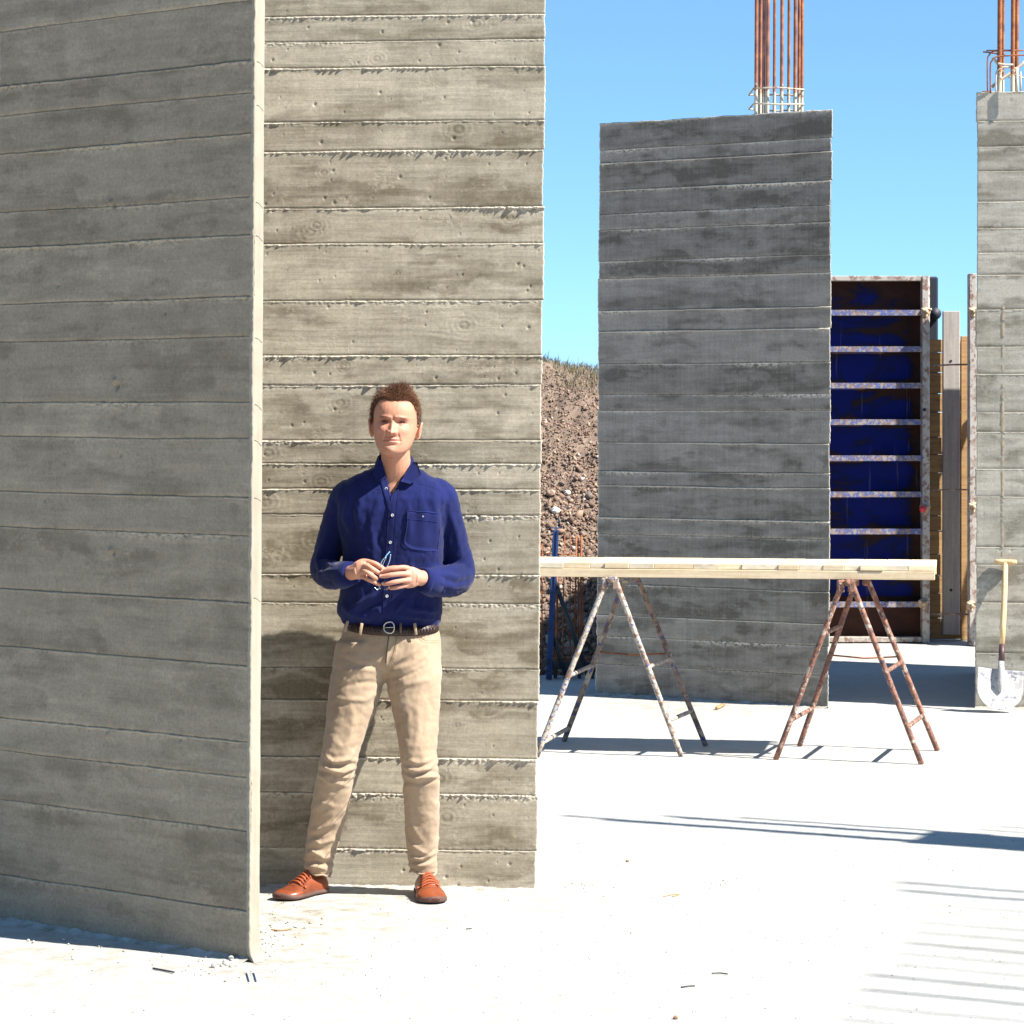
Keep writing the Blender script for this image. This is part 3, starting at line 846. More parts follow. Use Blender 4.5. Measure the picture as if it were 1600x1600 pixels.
# ---------------- shovel
def shovel():
    tip = P(1560, 1111, 16.16); tip.z = 0.01
    top = P(1571.5, 878, 16.36)
    ax = (top - tip).normalized()
    root = thing('shovel', (tip.x, tip.y, 0), 'shovel with a cement-caked blade and wooden T-handle leaning on the right pillar', 'shovel')
    side = Vector((1, 0.03, 0)); side = (side - ax * side.dot(ax)).normalized(); nrm = side.cross(ax).normalized()
    if nrm.y > 0: nrm = -nrm
    # blade: dished sheet
    Hh = 0.232; W = 0.135; nu, nv = 27, 25
    V = []
    for lay in (0, 1):
        for i in range(nu):
            a = -1 + 2 * i / (nu - 1)
            for j in range(nv):
                t = j / (nv - 1)
                # outline: rounded point at the bottom, square shoulders
                half = W * (1 - max(0, 1 - t * 1.75) ** 2.3) ** 0.5 * (1 - 0.04 * t)
                half = max(half, .004)
                x = a * half
                dish = -0.020 * (1 - a * a) * (0.3 + .7 * t) + 0.010 * (1 - t) ** 2
                dish += 0.018 * math.exp(-(a * 5.0) ** 2) * t
                p = tip + ax * (t * Hh + .004) + side * x + nrm * (dish - lay * .003 + .012)
                V.append(p)
    idx = np.arange(2 * nu * nv).reshape(2, nu, nv)
    F = []
    for l_ in (0, 1):
        for i in range(nu - 1):
            for j in range(nv - 1):
                F.append((idx[l_, i, j], idx[l_, i + 1, j], idx[l_, i + 1, j + 1], idx[l_, i, j + 1]))
    bd = [(i, 0) for i in range(nu)] + [(nu - 1, j) for j in range(1, nv)] + [(i, nv - 1) for i in range(nu - 2, -1, -1)] + [(0, j) for j in range(nv - 2, 0, -1)]
    for k in range(len(bd)):
        a_, b_ = bd[k], bd[(k + 1) % len(bd)]
        F.append((idx[0][a_], idx[1][a_], idx[1][b_], idx[0][b_]))
    mesh_np('blade', [tuple(p) for p in V], F, M['blade'], root, True)
    s0 = tip + ax * .10 + nrm * .016
    V, F = tube_vf([s0, tip + ax * .17 + nrm * .022, tip + ax * .23 + nrm * .020, tip + ax * .285 + nrm * .016], [.006, .020, .020, .0155], 12)
    mesh_np('socket', V, F, M['blade'], root, True)
    V, F = tube_vf([tip + ax * .28 + nrm * .016, tip + ax * .375 + nrm * .014], [.0175, .0165], 12)
    mesh_np('collar', V, F, M['brown_steel'], root, True)
    V, F = tube_vf([tip + ax * .37 + nrm * .014, tip + ax * .5 + nrm * .012, tip + ax * .7 + nrm * .006, top], [.0155, .0165, .0165, .0135], 12)
    mesh_np('shaft', V, F, M['ash'], root, True)
    gs = (side + nrm * 0.30).normalized()
    V, F = tube_vf([top - gs * .062 , top - gs * .058, top - gs * .03, top + gs * .03, top + gs * .058, top + gs * .062], [.008, .013, .0145, .0145, .013, .008], 12)
    mesh_np('t_handle', V, F, M['ash'], root, True)
shovel()

# ---------------- formwork for the next pillar
FD = 21.0
def q21(x, y, d=FD): return P(x, y, d)
def formwork():
    px = FPX / FD
    xr = fx(1453, FD); xl = xr - 0.92; z0 = 0.004; z1 = EYE + (HOR - 431) / px
    root = thing('formwork_panel', ((xl + xr) / 2, FD + .06, 0), 'blue steel formwork panel with scuffed cross rails right of the dark pillar', 'formwork')
    # face sheet as grid with rim attribute for rust next to the rails
    rails_y = [484, 541, 598, 655, 711.5, 768, 826, 883, 940]
    zs_r = [EYE + (HOR - (y + 4.5)) / px for y in rails_y]
    nx, nz = 40, 150
    X, Z = np.meshgrid(np.linspace(xl, xr, nx), np.linspace(z0, z1, nz), indexing='ij')
    edges = np.array(zs_r + [z1, z0])
    dz = np.min(np.abs(Z[..., None] - edges), -1)
    dxr = np.minimum(X - xl, xr - .05 - X)
    rim = np.exp(-(dz / .035) ** 2) * .7 + np.exp(-(np.maximum(dxr, 0) / .07) ** 2) + (Z < .33) * .8 + (Z > z1 - .25) * .45
    idx = np.arange(nx * nz).reshape(nx, nz)
    F = np.stack([idx[:-1, :-1], idx[1:, :-1], idx[1:, 1:], idx[:-1, 1:]], -1).reshape(-1, 4)
    V = np.stack([X, np.full_like(X, FD + .115), Z], -1).reshape(-1, 3)
    mesh_np('face_sheet', V, F, M['sheet'], root, True, {'rim': np.clip(rim, 0, 1).ravel()})
    for z in zs_r:
        mb = MB(); mb.box(((xl + xr) / 2, FD + .006, z), xr - xl - .11, .010, .040)
        mb.box(((xl + xr) / 2, FD + .058, z - .017), xr - xl - .11, .10, .005)
        mb.build('rail', M['rail'], root)
    for z, nm in ((z1 - .018, 'top_rail'), (z0 + .022, 'bottom_rail')):
        mb = MB(); mb.box(((xl + xr) / 2, FD + .055, z), xr - xl - .11, .11, .036, bev=.003); mb.build(nm, M['stile'], root)
    for x in (xl + .027, xr - .027):
        mb = MB()
        a, b = x - .027, x + .027
        sec = [(a, FD - .006), (b - .012, FD - .006), (b, FD + .006), (b, FD + .115), (a, FD + .115)]
        for z in (z0, z1): mb.v += [(p[0], p[1], z) for p in sec]
        mb.f += [tuple(range(5))[::-1], tuple(range(5, 10))] + [(k, (k + 1) % 5, 5 + (k + 1) % 5, 5 + k) for k in range(5)]
        mb.build('stile', M['stile'], root)
    for (x, y, cap) in ((1447, 487, 0), (1445, 795, 1), (1443, 943, 0)):
        wing_nut(q21(x, y, FD - .03), root, cap)
    mb = MB(); mb.tube([q21(1444.5, 640, FD - .009), q21(1444.5, 640, FD - .006)], .013, 12); mb.build('tie_hole', M['navy'], root)
    return root
def wing_nut(p, root, cap=0, n=10):
    mb = MB()
    mb.tube([p + Vector((0, .03, 0)), p + Vector((0, .018, 0))], .036, 14)
    mb.tube([p + Vector((0, .02, 0)), p + Vector((0, -.03, 0))], .016, 8)
    for k in range(3):
        a = .5 + k * 2.094
        d = Vector((math.cos(a), 0, math.sin(a)))
        mb.tube([p, p + d * .03 + Vector((0, -.012, 0)), p + d * .042 + Vector((0, -.02, 0))], [.014, .011, .008], 6)
    o = mb.build('wing_nut', M['nut'], root, True)
    if cap:
        mb = MB(); mb.tube([p + Vector((-.02, -.03, 0)), p + Vector((-.02, -.05, 0))], [.026, .022], 14); mb.build('cap', M['red'], root, True)
formwork()
def formwork_rest():
    # dark panel behind, standing free above the timbers
    p0 = q21(1448, 432, 21.42); x1 = fx(1466, 21.42)
    root = thing('formwork_panel', (p0.x, 21.42, 0), 'dark panel standing just behind the blue formwork panel, seen edge-on', 'formwork')
    mb = MB(); mb.box(((p0.x - .5 + x1) / 2, 21.45, p0.z / 2), x1 - p0.x + .5, .06, p0.z, bev=.012); mb.build('panel_body', M['navy'], root)
    mb = MB(); c = q21(1461.5, 490, 21.38); mb.tube([c, c + Vector((0, .03, 0))], .045, 16); mb.build('round_nut', M['navy'], root, True)
    # stack of horizontal boards closing the form
    root = thing('timber_shutter', (fx(1485, 21.3), 21.30, 0), 'shutter of stacked tan boards between the two formwork panels', 'formwork')
    ys = [530, 550.5, 582, 615, 644, 683, 710, 739, 765, 806, 829, 866, 900, 927, 966, 1006]
    rnd = random.Random(3)
    for a, b in zip(ys[:-1], ys[1:]):
        za = q21(0, a, 21.3).z; zb = max(q21(0, b, 21.3).z, .005)
        mb = MB(); xa, xb = fx(1440, 21.3), fx(1528, 21.3)
        mb.box(((xa + xb) / 2, 21.32 + rnd.uniform(-.004, .004), (za + zb) / 2), xb - xa, .03, za - zb - .004, bev=.002)
        mb.build('board', M['tan'], root)
    # upright grey board in front
    root = thing('grey_board', (fx(1487, 21.2), 21.2, 0), 'weathered grey upright board standing before the tan shutter boards', 'board')
    a, b = fx(1473.5, 21.2), fx(1500, 21.2); zt = q21(0, 486, 21.2).z; zb = q21(0, 992, 21.2).z
    mb = MB(); mb.box(((a + b) / 2, 21.22, (zt + zb) / 2), b - a, .045, zt - zb, bev=.004); mb.build('board_body', M['greyply'], root)
    mb = MB(); k = q21(1486, 922, 21.194); mb.tube([k, k + Vector((0, .006, 0))], .011, 10); mb.build('knot_hole', M['navy'], root)
    mb = MB(); k = q21(1486, 564, 21.194); mb.tube([k, k + Vector((0, .006, 0))], .009, 10); mb.build('knot_hole', M['navy'], root)
    # brown upright stud
    root = thing('timber_stud', (fx(1508, 21.25), 21.24, 0), 'brown upright stud right of the grey board', 'board')
    a, b = fx(1502, 21.24), fx(1516, 21.24); zt = q21(0, 526, 21.24).z
    mb = MB(); mb.box(((a + b) / 2, 21.262, zt / 2 + .005), b - a, .04, zt, bev=.003); mb.build('stud_body', M['tan'], root)
    # right formwork panel seen on its narrow side
    d = 20.75
    a = fx(1515, d); zt = q21(0, 428, d).z
    root = thing('formwork_panel', (a + .3, d, 0), 'rusty formwork panel half hidden behind the right-edge pillar', 'formwork')
    mb = MB(); mb.box((a + .025, d + .055, zt / 2 + .003), .05, .11, zt, bev=.004); mb.build('stile', M['stile'], root)
    mb = MB(); mb.box((a + .066, d + .07, zt / 2 - .06), .022, .08, zt - .12); mb.build('inner_flange', M['rail_rust'], root)
    mb = MB(); mb.box((a + .40, d + .108, zt / 2 - .02), .66, .008, zt - .05); mb.build('face_sheet', M['rust_bare'], root)
    for k in range(9):
        mb = MB(); mb.box((a + .40, d + .055, .03 + k * (zt - .06) / 8), .64, .09, .035); mb.build('rail', M['rail_rust'], root)
    for (x, y) in ((1521, 487), (1521, 792), (1518, 946)):
        wing_nut(q21(x, y, d - .03), root)
    # tie rods
    for (ya, yb, r, lab) in ((572, 569.5, .0065, 'uppermost rusty tie rod between the formwork panels'), (766, 765.5, .0055, 'middle rusty tie rod between the formwork panels'), (960, 960, .008, 'lowest rusty tie rod between the formwork panels')):
        p, q_ = q21(1450, ya, 21.08), q21(1519, yb, 21.0)
        root = thing('tie_rod', p, lab, 'tie rod')
        mb = MB(); mb.tube([p, p.lerp(q_, .5) + Vector((0, 0, .004)), q_], r, 8); mb.build('rod', M['rail_rust'], root, True)
M['rail_rust'] = m_paint('rusty_rail', (0.26, 0.15, 0.11), (0.40, 0.33, 0.28), (0.14, 0.07, 0.05), 0.45, 20)
formwork_rest()

def shoring():
    for (x0, y0, x1, y1, z1, lab) in ((3.95, 20.15, 3.95, 20.95, 2.3, 'nearer slanting prop hidden behind the right-edge pillar'), (4.45, 20.4, 4.3, 20.95, 2.5, 'farther slanting prop hidden behind the right-edge pillar')):
        root = thing('shoring_prop', (x0, y0, 0), lab, 'prop')
        mb = MB(); mb.tube([(x0, y0, 0.01), (x1, y1, z1)], .024, 10); mb.build('outer_tube', M['rail_rust'], root, True)
        mb = MB(); mb.tube([((x0 + x1) / 2, (y0 + y1) / 2, z1 * .5), ((x0 + x1) / 2, (y0 + y1) / 2, z1 * .5 + .06)], .04, 10); mb.build('collar', M['rail_rust'], root, True)
        mb = MB(); mb.box((x0, y0, .006), .14, .14, .008); mb.build('foot_plate', M['rail_rust'], root)
shoring()
# ---------------- blue prop and rebar cage beyond the wall edge
def prop():
    D = 18.15
    def q(x, y, d=D): return P(x, y, d)
    b = q(857.5, 1062); root = thing('brace_frame', (b.x, D, 0), 'blue upright steel prop with dark slanting braces, in the gap right of the sunlit wall', 'prop')
    top = q(868.5, 828); bot = q(857.5, 1060); bot.z = .005
    ax = (top - bot).normalized()
    mb = MB(); mb.box((top + bot) / 2, (top - bot).length, .038, .052, ax, (1, 0, 0), bev=.003); mb.build('post', M['blue_prop'], root)
    mb = MB(); mb.box((top + bot) / 2 + Vector((0.012, -.029, 0)), (top - bot).length, .012, .010, ax, (1, 0, 0)); mb.build('flange', M['blue_prop'], root)
    mb = MB(); mb.box(top + Vector((0, 0, .012)), .062, .05, .006); mb.box(top + Vector((.028, 0, .024)), .005, .03, .028); mb.build('fork_head', M['blue_prop'], root)
    mb = MB(); mb.tube([top + Vector((.02, 0, .02)), top + Vector((.02, 0, .085))], .006, 8); mb.build('pin', M['dark_steel'], root, True)
    for (a, c, r) in (((865, 903), (919, 1056), .015), ((861, 985), (884, 1056), .013)):
        mb = MB(); e = q(*c); e.z = .03; mb.tube([q(*a), e], r, 10); mb.build('brace', M['dark_steel'], root, True)
    mb = MB(); mb.box(q(900, 1052) * 1.0 + Vector((0, .1, .04)), .34, .05, .045, bev=.004); mb.build('foot_rail', M['dark_steel'], root)
    mb = MB(); mb.box(q(895, 1040) + Vector((0, .14, .03)), .30, .03, .02); mb.build('foot_rail', M['rust_bare'], root)
    for x in (868, 884, 906, 926):
        c = q(x, 1052); mb = MB(); mb.box((c.x, D + .1, .025), .022, .05, .05); mb.build('foot_block', M['dark_steel'], root)
    for y in (1035, 925):
        mb = MB(); mb.box(q(857.5 + (1060 - y) * .046, y), .085, .03, .03); mb.build('clamp', M['dark_steel'], root)
prop()
def cage():
    D = 18.4
    root = thing('rebar_cage', (fx(885, D), D, 0), 'rusty welded bar mesh standing before the rubble bank behind the blue prop', 'rebar')
    rnd = random.Random(8)
    for x, top, r in ((842, 845, .004), (849, 850, .004), (866.5, 880, .010), (871, 885, .009), (881, 836, .004), (893, 836, .004), (899, 836, .005), (904, 838, .004), (908, 836, .0065), (911.5, 900, .004), (830, 840, .004), (818, 840, .004)):
        a = P(x - 1.5, 1056, D + rnd.uniform(-.05, .12)); a.z = .0; t = P(x + rnd.uniform(-2, 2), top, a.y)
        rebar([a, a.lerp(t, .5) + Vector((rnd.uniform(-.004, .004), 0, 0)), t], r, M['rust_bare'], root, None, 'upright_bar', 6, False)
    for y in (865, 893, 925, 954, 983, 1011, 1035):
        a = P(812, y - 1, D + .02); b = P(912, y + 2, D + .05)
        rebar([a, a.lerp(b, .5) + Vector((0, 0, rnd.uniform(-.004, .004))), b], .0035, M['rust_bare'], root, None, 'cross_bar', 6, False)
cage()

# ---------------- rubble bank
def bank_z(X, Y):
    cr = 2.06 - 0.10 * np.clip((X - .15) / .55, -2, 3) + 0.10 * (fbm(X * 1.2, 0 * X, 91) - .5)
    t = np.clip((Y - 18.75) / 3.7, 0, 1)
    z = -0.1 + (cr + .1) * (t ** 0.95)
    z = np.where(Y > 22.45, cr + (Y - 22.45) * .01, z)
    return z + 0.22 * (fbm(X * 2.6, Y * 2.6, 92) - .5) + 0.09 * (fbm(X * 9, Y * 9, 93) - .5)
def bank():
    xs = np.concatenate([np.linspace(-9, -.6, 40), np.linspace(-.5, 1.1, 90), np.linspace(1.15, 1.65, 12)])
    ys = np.concatenate([np.linspace(18.6, 22.8, 200), np.linspace(23, 40, 20)])
    X, Y = np.meshgrid(xs, ys, indexing='ij')
    Z = bank_z(X, Y)
    idx = np.arange(X.size).reshape(X.shape)
    F = np.stack([idx[:-1, :-1], idx[1:, :-1], idx[1:, 1:], idx[:-1, 1:]], -1).reshape(-1, 4)
    V = np.stack([X, Y, Z], -1).reshape(-1, 3)
    o = mesh_np('earth_bank', V, F, M['soil'], None, True)
    tag(o, 'steep reddish-brown earth bank behind the site', kind='structure')
    # rubble
    bm = bmesh.new(); bmesh.ops.create_icosphere(bm, subdivisions=1, radius=1)
    sv = np.array([tuple(v.co) for v in bm.verts]); sf = np.array([[v.index for v in f.verts] for f in bm.faces]); bm.free()
    rs = np.random.RandomState(4)
    N = 33000
    dense = 13500
    x = np.concatenate([rs.uniform(0.0, .95, dense), rs.uniform(-2.6, 1.6, N - dense)])
    y = 18.75 + 3.72 * rs.uniform(0, 1, N) ** .92
    sz = np.clip(rs.lognormal(math.log(.0105), .52, N), .004, .055)
    z = bank_z(x, y)
    # smaller stones, more soil towards the crest
    sz *= np.clip(1.05 - .75 * (y - 18.75) / 3.7, .35, 1.05)
    pal = .76 * np.array([(.30, .19, .13), (.24, .155, .11), (.36, .24, .165), (.17, .11, .08), (.33, .23, .18), (.26, .20, .17), (.44, .33, .24), (.52, .46, .40)])
    pr = np.array([.2, .2, .16, .14, .12, .1, .06, .02])
    ci = rs.choice(len(pal), N, p=pr)
    Vs = []; Cs = []
    for i in range(N):
        A_ = rs.normal(size=(3, 3)); q_, _ = np.linalg.qr(A_)
        s = sz[i] * np.array([rs.uniform(.7, 1.3), rs.uniform(.6, 1.0), rs.uniform(.45, .9)])
        v = (sv * (1 + rs.uniform(-.42, .42, (len(sv), 1)))) * s
        v = v @ q_.T + np.array([x[i], y[i] - .01, z[i] + sz[i] * .25])
        Vs.append(v); Cs.append(np.repeat((pal[ci[i]] * rs.uniform(.8, 1.25))[None], len(sv), 0))
    V = np.vstack(Vs); C = np.vstack(Cs)
    F = (sf[None] + (np.arange(N) * len(sv))[:, None, None]).reshape(-1, 3)
    o = mesh_np('rubble', V, F, M['stones'], None, False, None, C)
    tag(o, 'loose brown and reddish rubble covering the earth bank', 'rubble', kind='stuff')
    # big pale stones
    for (px, py, D, r, lab) in ((868, 798, 19.95, .036, 'white stone lying on the rubble bank just above the blue prop'), (886, 770, 20.15, .026, 'smaller pale stone on the rubble bank, up and right of the white one'),
                                (861, 770, 20.1, .034, 'brownish pink stone on the rubble bank beside the sunlit wall')):
        c = P(px, py, D); 
        # settle on the bank
        for k in range(200):
            dd = 18.8 + k * .02; c = P(px, py, dd)
            if c.z < bank_z(np.array([c.x]), np.array([c.y]))[0] + r * .5: break
        bm = bmesh.new(); bmesh.ops.create_icosphere(bm, subdivisions=2, radius=r)
        rr = random.Random(px)
        for v in bm.verts: v.co *= 1 + rr.uniform(-.16, .16); v.co.z *= .8
        V = [c + v.co - Vector((0, .02, 0)) for v in bm.verts]; F = [[v.index for v in f.verts] for f in bm.faces]; bm.free()
        colr = (.62, .58, .52) if px != 861 else (.36, .24, .18)
        o = mesh_np('stone', V, F, M['stones'], None, False, None, np.repeat(np.array([colr]), len(V), 0))
        tag(o, lab, 'stone')
    # grass on the crest
    Vs = []; Fs = []; Cs = []; k = 0
    for i in range(6500):
        X = rs.uniform(-.6, 1.3) if i > 700 else rs.uniform(-6, 2.2); Y = rs.uniform(22.2, 23.8)
        if (X < .33 and Y < 22.8 and rs.rand() < .6): continue
        Z = bank_z(np.array([X]), np.array([Y]))[0]
        h = rs.uniform(.02, .075) * (1.7 if rs.rand() < .03 else 1); a = rs.uniform(0, 6.28); w = rs.uniform(.0015, .004); ln = rs.normal(0, .4) * h + h * .2
        wx, wy = math.cos(a) * w, math.sin(a) * w
        p = [(X - wx, Y - wy, Z - .01), (X + wx, Y + wy, Z - .01), (X + ln * .5 + wx * .7, Y + wy * .7, Z + h * .6), (X + ln * .5 - wx * .7, Y - wy * .7, Z + h * .6), (X + ln, Y, Z + h)]
        Vs += p; Fs += [(k, k + 1, k + 2), (k, k + 2, k + 3), (k + 3, k + 2, k + 4)]; k += 5
        c = [(.13, .125, .07), (.19, .16, .09), (.27, .21, .12), (.10, .10, .055)][rs.choice(4, p=[.35, .3, .15, .2])]
        Cs += [c] * 5
    o = mesh_np('grass', Vs, Fs, M['grass'], None, False, None, np.array(Cs))
    tag(o, 'dry grey-green grass and weeds along the crest of the bank', 'grass', kind='stuff')
bank()

# ---------------- small debris on the slab
def debris():
    rs = np.random.RandomState(12)
    bm = bmesh.new(); bmesh.ops.create_icosphere(bm, subdivisions=1, radius=1)
    sv = np.array([tuple(v.co) for v in bm.verts]); sf = np.array([[v.index for v in f.verts] for f in bm.faces]); bm.free()
    Vs = []; Cs = []; n = 0
    def grit(x, y, s, c):
        nonlocal n
        v = sv * (1 + rs.uniform(-.3, .3, (len(sv), 1))) * s * np.array([1, 1, .6]) + np.array([x, y, s * .3])
        Vs.append(v); Cs.append(np.repeat(np.array([c]), len(sv), 0)); n += 1
    for i in range(1500):
        D = rs.uniform(8.0, 12.0); x = rs.uniform(-.19, .19) * D
        if abs(vn(np.array([x * 2.]), np.array([D * 2.]), 5)[0] - .3) < .25 or rs.rand() < .3:
            c = [(.35, .31, .25), (.2, .16, .12), (.48, .45, .40), (.30, .15, .08)][rs.choice(4, p=[.4, .2, .35, .05])]
            grit(x, D, rs.uniform(.0010, .0030), c)
    for (px, py, r, sp) in ((440, 1450, .009, 60), (420, 1462, .008, 55), (410, 1480, .008, 30), (330, 1512, .006, 60), (365, 1500, .010, 15), (300, 1488, .006, 60),
                        (1125, 1385, .005, 60), (900, 1380, .005, 40), (430, 1430, .005, 60), (120, 1480, .008, 90), (700, 1440, .004, 120), (1060, 1090, .008, 60)):
        D = gd(py); x = fx(px, D)
        for i in range(26):
            grit(x + rs.normal(0, sp / 900), D + rs.normal(0, .12), r * rs.uniform(.2, .8), [(.42, .38, .31), (.30, .26, .20), (.5, .47, .42)][rs.randint(3)])
    V = np.vstack(Vs); C = np.vstack(Cs)
    F = (sf[None] + (np.arange(n) * len(sv))[:, None, None]).reshape(-1, 3)
    tag(mesh_np('grit', V, F, M['stones'], None, False, None, C), 'grit and crumbs of mortar scattered on the white slab', 'grit', kind='stuff')
    def stick(pts, r, lab, name, cat, mat):
        w = []
        for (a, b) in pts:
            D = gd(b); w.append(Vector((fx(a, D), D, r + .001)))
        sp = spline([tuple(v) for v in w], 5) if len(w) > 2 else w
        mb = MB(); mb.tube(sp, r, 6)
        o = mb.build(name, mat, None, True); tag(o, lab, cat)
    stick([(239, 1515), (272, 1521)], .003, 'dark nail lying on the slab in front of the nearest pillar', 'nail', 'nail', M['dark_steel'])
    stick([(1120, 1109), (1131, 1104)], .010, 'short brown stub of wood lying before the dark middle pillar', 'wood_stub', 'wood', M['tan'])
    stick([(728, 0 + 1453), (737, 1452)], .002, 'tiny wire offcut on the slab right of the man', 'wire', 'wire', M['dark_steel'])
    stick([(1112, 1522.5), (1125, 1522), (1137, 1523.5)], .0022, 'thin bent wire on the bright slab left of the striped shadows', 'wire', 'wire', M['dark_steel'])
    stick([(1064, 1544), (1075, 1542.5), (1086, 1542)], .0022, 'short straight wire on the slab near the bottom edge', 'wire', 'wire', M['dark_steel'])
    stick([(424, 1454), (440, 1455), (456, 1452)], .0022, 'brown twig on the slab between the nearest pillar and the left shoe', 'twig', 'twig', M['tan'])
    stick([(1036, 1402), (1050, 1398.5), (1062, 1399), (1050, 1401.5)], .0018, 'looped thin wire on the bright slab right of the sunlit wall', 'wire', 'wire', M['tan'])
    # small fragment stones one can point at
    for (px, py, r, lab, c) in ((981, 1347, .008, 'lone brown pebble right of the sunlit wall', (.3, .2, .12)), (362, 1500, .012, 'grey mortar crumb at the foot of the nearest pillar corner', (.4, .38, .33)),
                             (1056, 1592, .008, 'reddish brown pebble at the bottom edge of the slab', (.4, .2, .1)), (334, 1511, .010, 'mortar crumb lying right of the nail', (.42, .4, .35))):
        D = gd(py); bm = bmesh.new(); bmesh.ops.create_icosphere(bm, subdivisions=1, radius=r)
        rr = random.Random(px)
        for v in bm.verts: v.co *= 1 + rr.uniform(-.2, .2); v.co.z *= .7
        V = [v.co + Vector((fx(px, D), D, r * .6)) for v in bm.verts]; F = [[v.index for v in f.verts] for f in bm.faces]; bm.free()
        tag(mesh_np('pebble', V, F, M['stones'], None, False, None, np.repeat(np.array([c]), len(V), 0)), lab, 'pebble')
    # blue chalk strokes
    M['chalk'] = simple('blue_chalk', (0.33, 0.42, 0.58), 0.95)
    for (x, lab) in ((389, 'left stroke of the faint blue chalk mark by the nearest pillar corner'), (400, 'right stroke of the faint blue chalk mark by the nearest pillar corner')):
        a = gd(1520); b = gd(1534)
        mb = MB(); mb.box((fx(x, (a + b) / 2), (a + b) / 2, .0045), .005, abs(a - b), .002, (1, .15, 0), (0, 1, 0)); tag(mb.build('chalk_mark', M['chalk']), lab, 'chalk mark')
debris()
# ================================================================== THE MAN
def px_of(V):
    V = np.asarray(V)
    return 800 + FPX * V[:, 0] / V[:, 1], HOR - FPX * (V[:, 2] - EYE) / V[:, 1]

def ring_pts(c, rx, ry, n=28, e=2.3, rot=0.0, yaw=0.0, axes=None):
    """superellipse ring; rx along x, ry along y (depth)"""
    out = []
    cr, sr = math.cos(yaw), math.sin(yaw)
    for k in range(n):
        a = 2 * math.pi * k / n
        ca, sa = math.cos(a), math.sin(a)
        x = rx * math.copysign(abs(ca) ** (2 / e), ca); y = ry * math.copysign(abs(sa) ** (2 / e), sa)
        out.append((c[0] + x * cr - y * sr, c[1] + x * sr + y * cr, c[2]))
    return out
def loft(rings, cap=True):
    n = len(rings[0]); V = [p for r in rings for p in r]; F = []
    for i in range(len(rings) - 1):
        for k in range(n):
            F.append((i * n + k, i * n + (k + 1) % n, (i + 1) * n + (k + 1) % n, (i + 1) * n + k))
    if cap:
        F.append(tuple(range(n - 1, -1, -1))); F.append(tuple((len(rings) - 1) * n + k for k in range(n)))
    return V, F
def limb(pts, n=18):
    """pts: (x,y,z,r) control points"""
    A = spline(pts, 6)
    return tube_vf([tuple(p[:3]) for p in A], [float(p[3]) for p in A], n)
def remesh(parts, voxel, smooth_it=4, fac=0.5):
    """union closed shapes into one continuous surface -> verts, faces"""
    me = bpy.data.meshes.new('tmp'); V = []; F = []
    for (v, f) in parts:
        o_ = len(V); V += [tuple(p) for p in v]; F += [tuple(i + o_ for i in q) for q in f]
    me.from_pydata(V, [], F)
    bm = bmesh.new(); bm.from_mesh(me); bmesh.ops.recalc_face_normals(bm, faces=bm.faces); bm.to_mesh(me); bm.free()
    o = bpy.data.objects.new('tmp', me); COL.objects.link(o)
    m = o.modifiers.new('r', 'REMESH'); m.mode = 'VOXEL'; m.voxel_size = voxel; m.adaptivity = 0
    s = o.modifiers.new('s', 'SMOOTH'); s.factor = fac; s.iterations = smooth_it
    dg = bpy.context.evaluated_depsgraph_get(); dg.update()
    ev = o.evaluated_get(dg); em = ev.to_mesh()
    nv = len(em.vertices); co = np.empty(nv * 3); em.vertices.foreach_get('co', co)
    nr = np.empty(nv * 3); em.vertices.foreach_get('normal', nr)
    faces = [tuple(p.vertices) for p in em.polygons]
    ev.to_mesh_clear(); bpy.data.objects.remove(o); bpy.data.meshes.remove(me)
    quads = np.array([f for f in faces if len(f) == 4], dtype=np.int32)
    return co.reshape(-1, 3), nr.reshape(-1, 3), quads
def normals(V, F):
    a = V[F[:, 0]]; b = V[F[:, 1]]; c = V[F[:, 2]]; d = V[F[:, 3]]
    n = np.cross(c - a, d - b)
    N = np.zeros_like(V)
    for k in range(4): np.add.at(N, F[:, k], n)
    return N / (np.linalg.norm(N, axis=1, keepdims=True) + 1e-12)
def folds(V, N, fl, front=-0.15):
    """soft cloth folds: (points, width px, amplitude m) in picture positions; front side only"""
    x, y = px_of(V)
    m = np.clip((-N[:, 1] + 0.35) * 2.0, 0, 1)
    out = np.zeros(len(V))
    for pts, w, amp in fl:
        pts = np.array(pts, float)
        best = np.full(len(V), 1e9); along = np.zeros(len(V))
        seg = np.linalg.norm(np.diff(pts, axis=0), axis=1); tot = seg.sum(); acc = 0
        for i in range(len(pts) - 1):
            a, b = pts[i], pts[i + 1]; ab = b - a; l2 = (ab ** 2).sum()
            t = np.clip(((x - a[0]) * ab[0] + (y - a[1]) * ab[1]) / l2, 0, 1)
            d = np.hypot(x - a[0] - t * ab[0], y - a[1] - t * ab[1])
            u = d < best; best[u] = d[u]; along[u] = (acc + t[u] * seg[i]) / tot; acc += seg[i]
        taper = np.sin(np.clip(along, 0.04, .96) * math.pi) ** 0.6
        out += amp * np.exp(-(best / w) ** 2) * taper
    return out * m

MD = 10.03          # how far out the man stands
man = thing('person', (P(606, 1400, 10.05).x, 10.05, 0), 'man in a navy shirt, sand trousers and orange-brown lace-up shoes holding his glasses', 'person')
def X(px, d=MD): return (px - 800) / FPX * d
def Zp(py, d=MD): return EYE - (py - HOR) / FPX * d

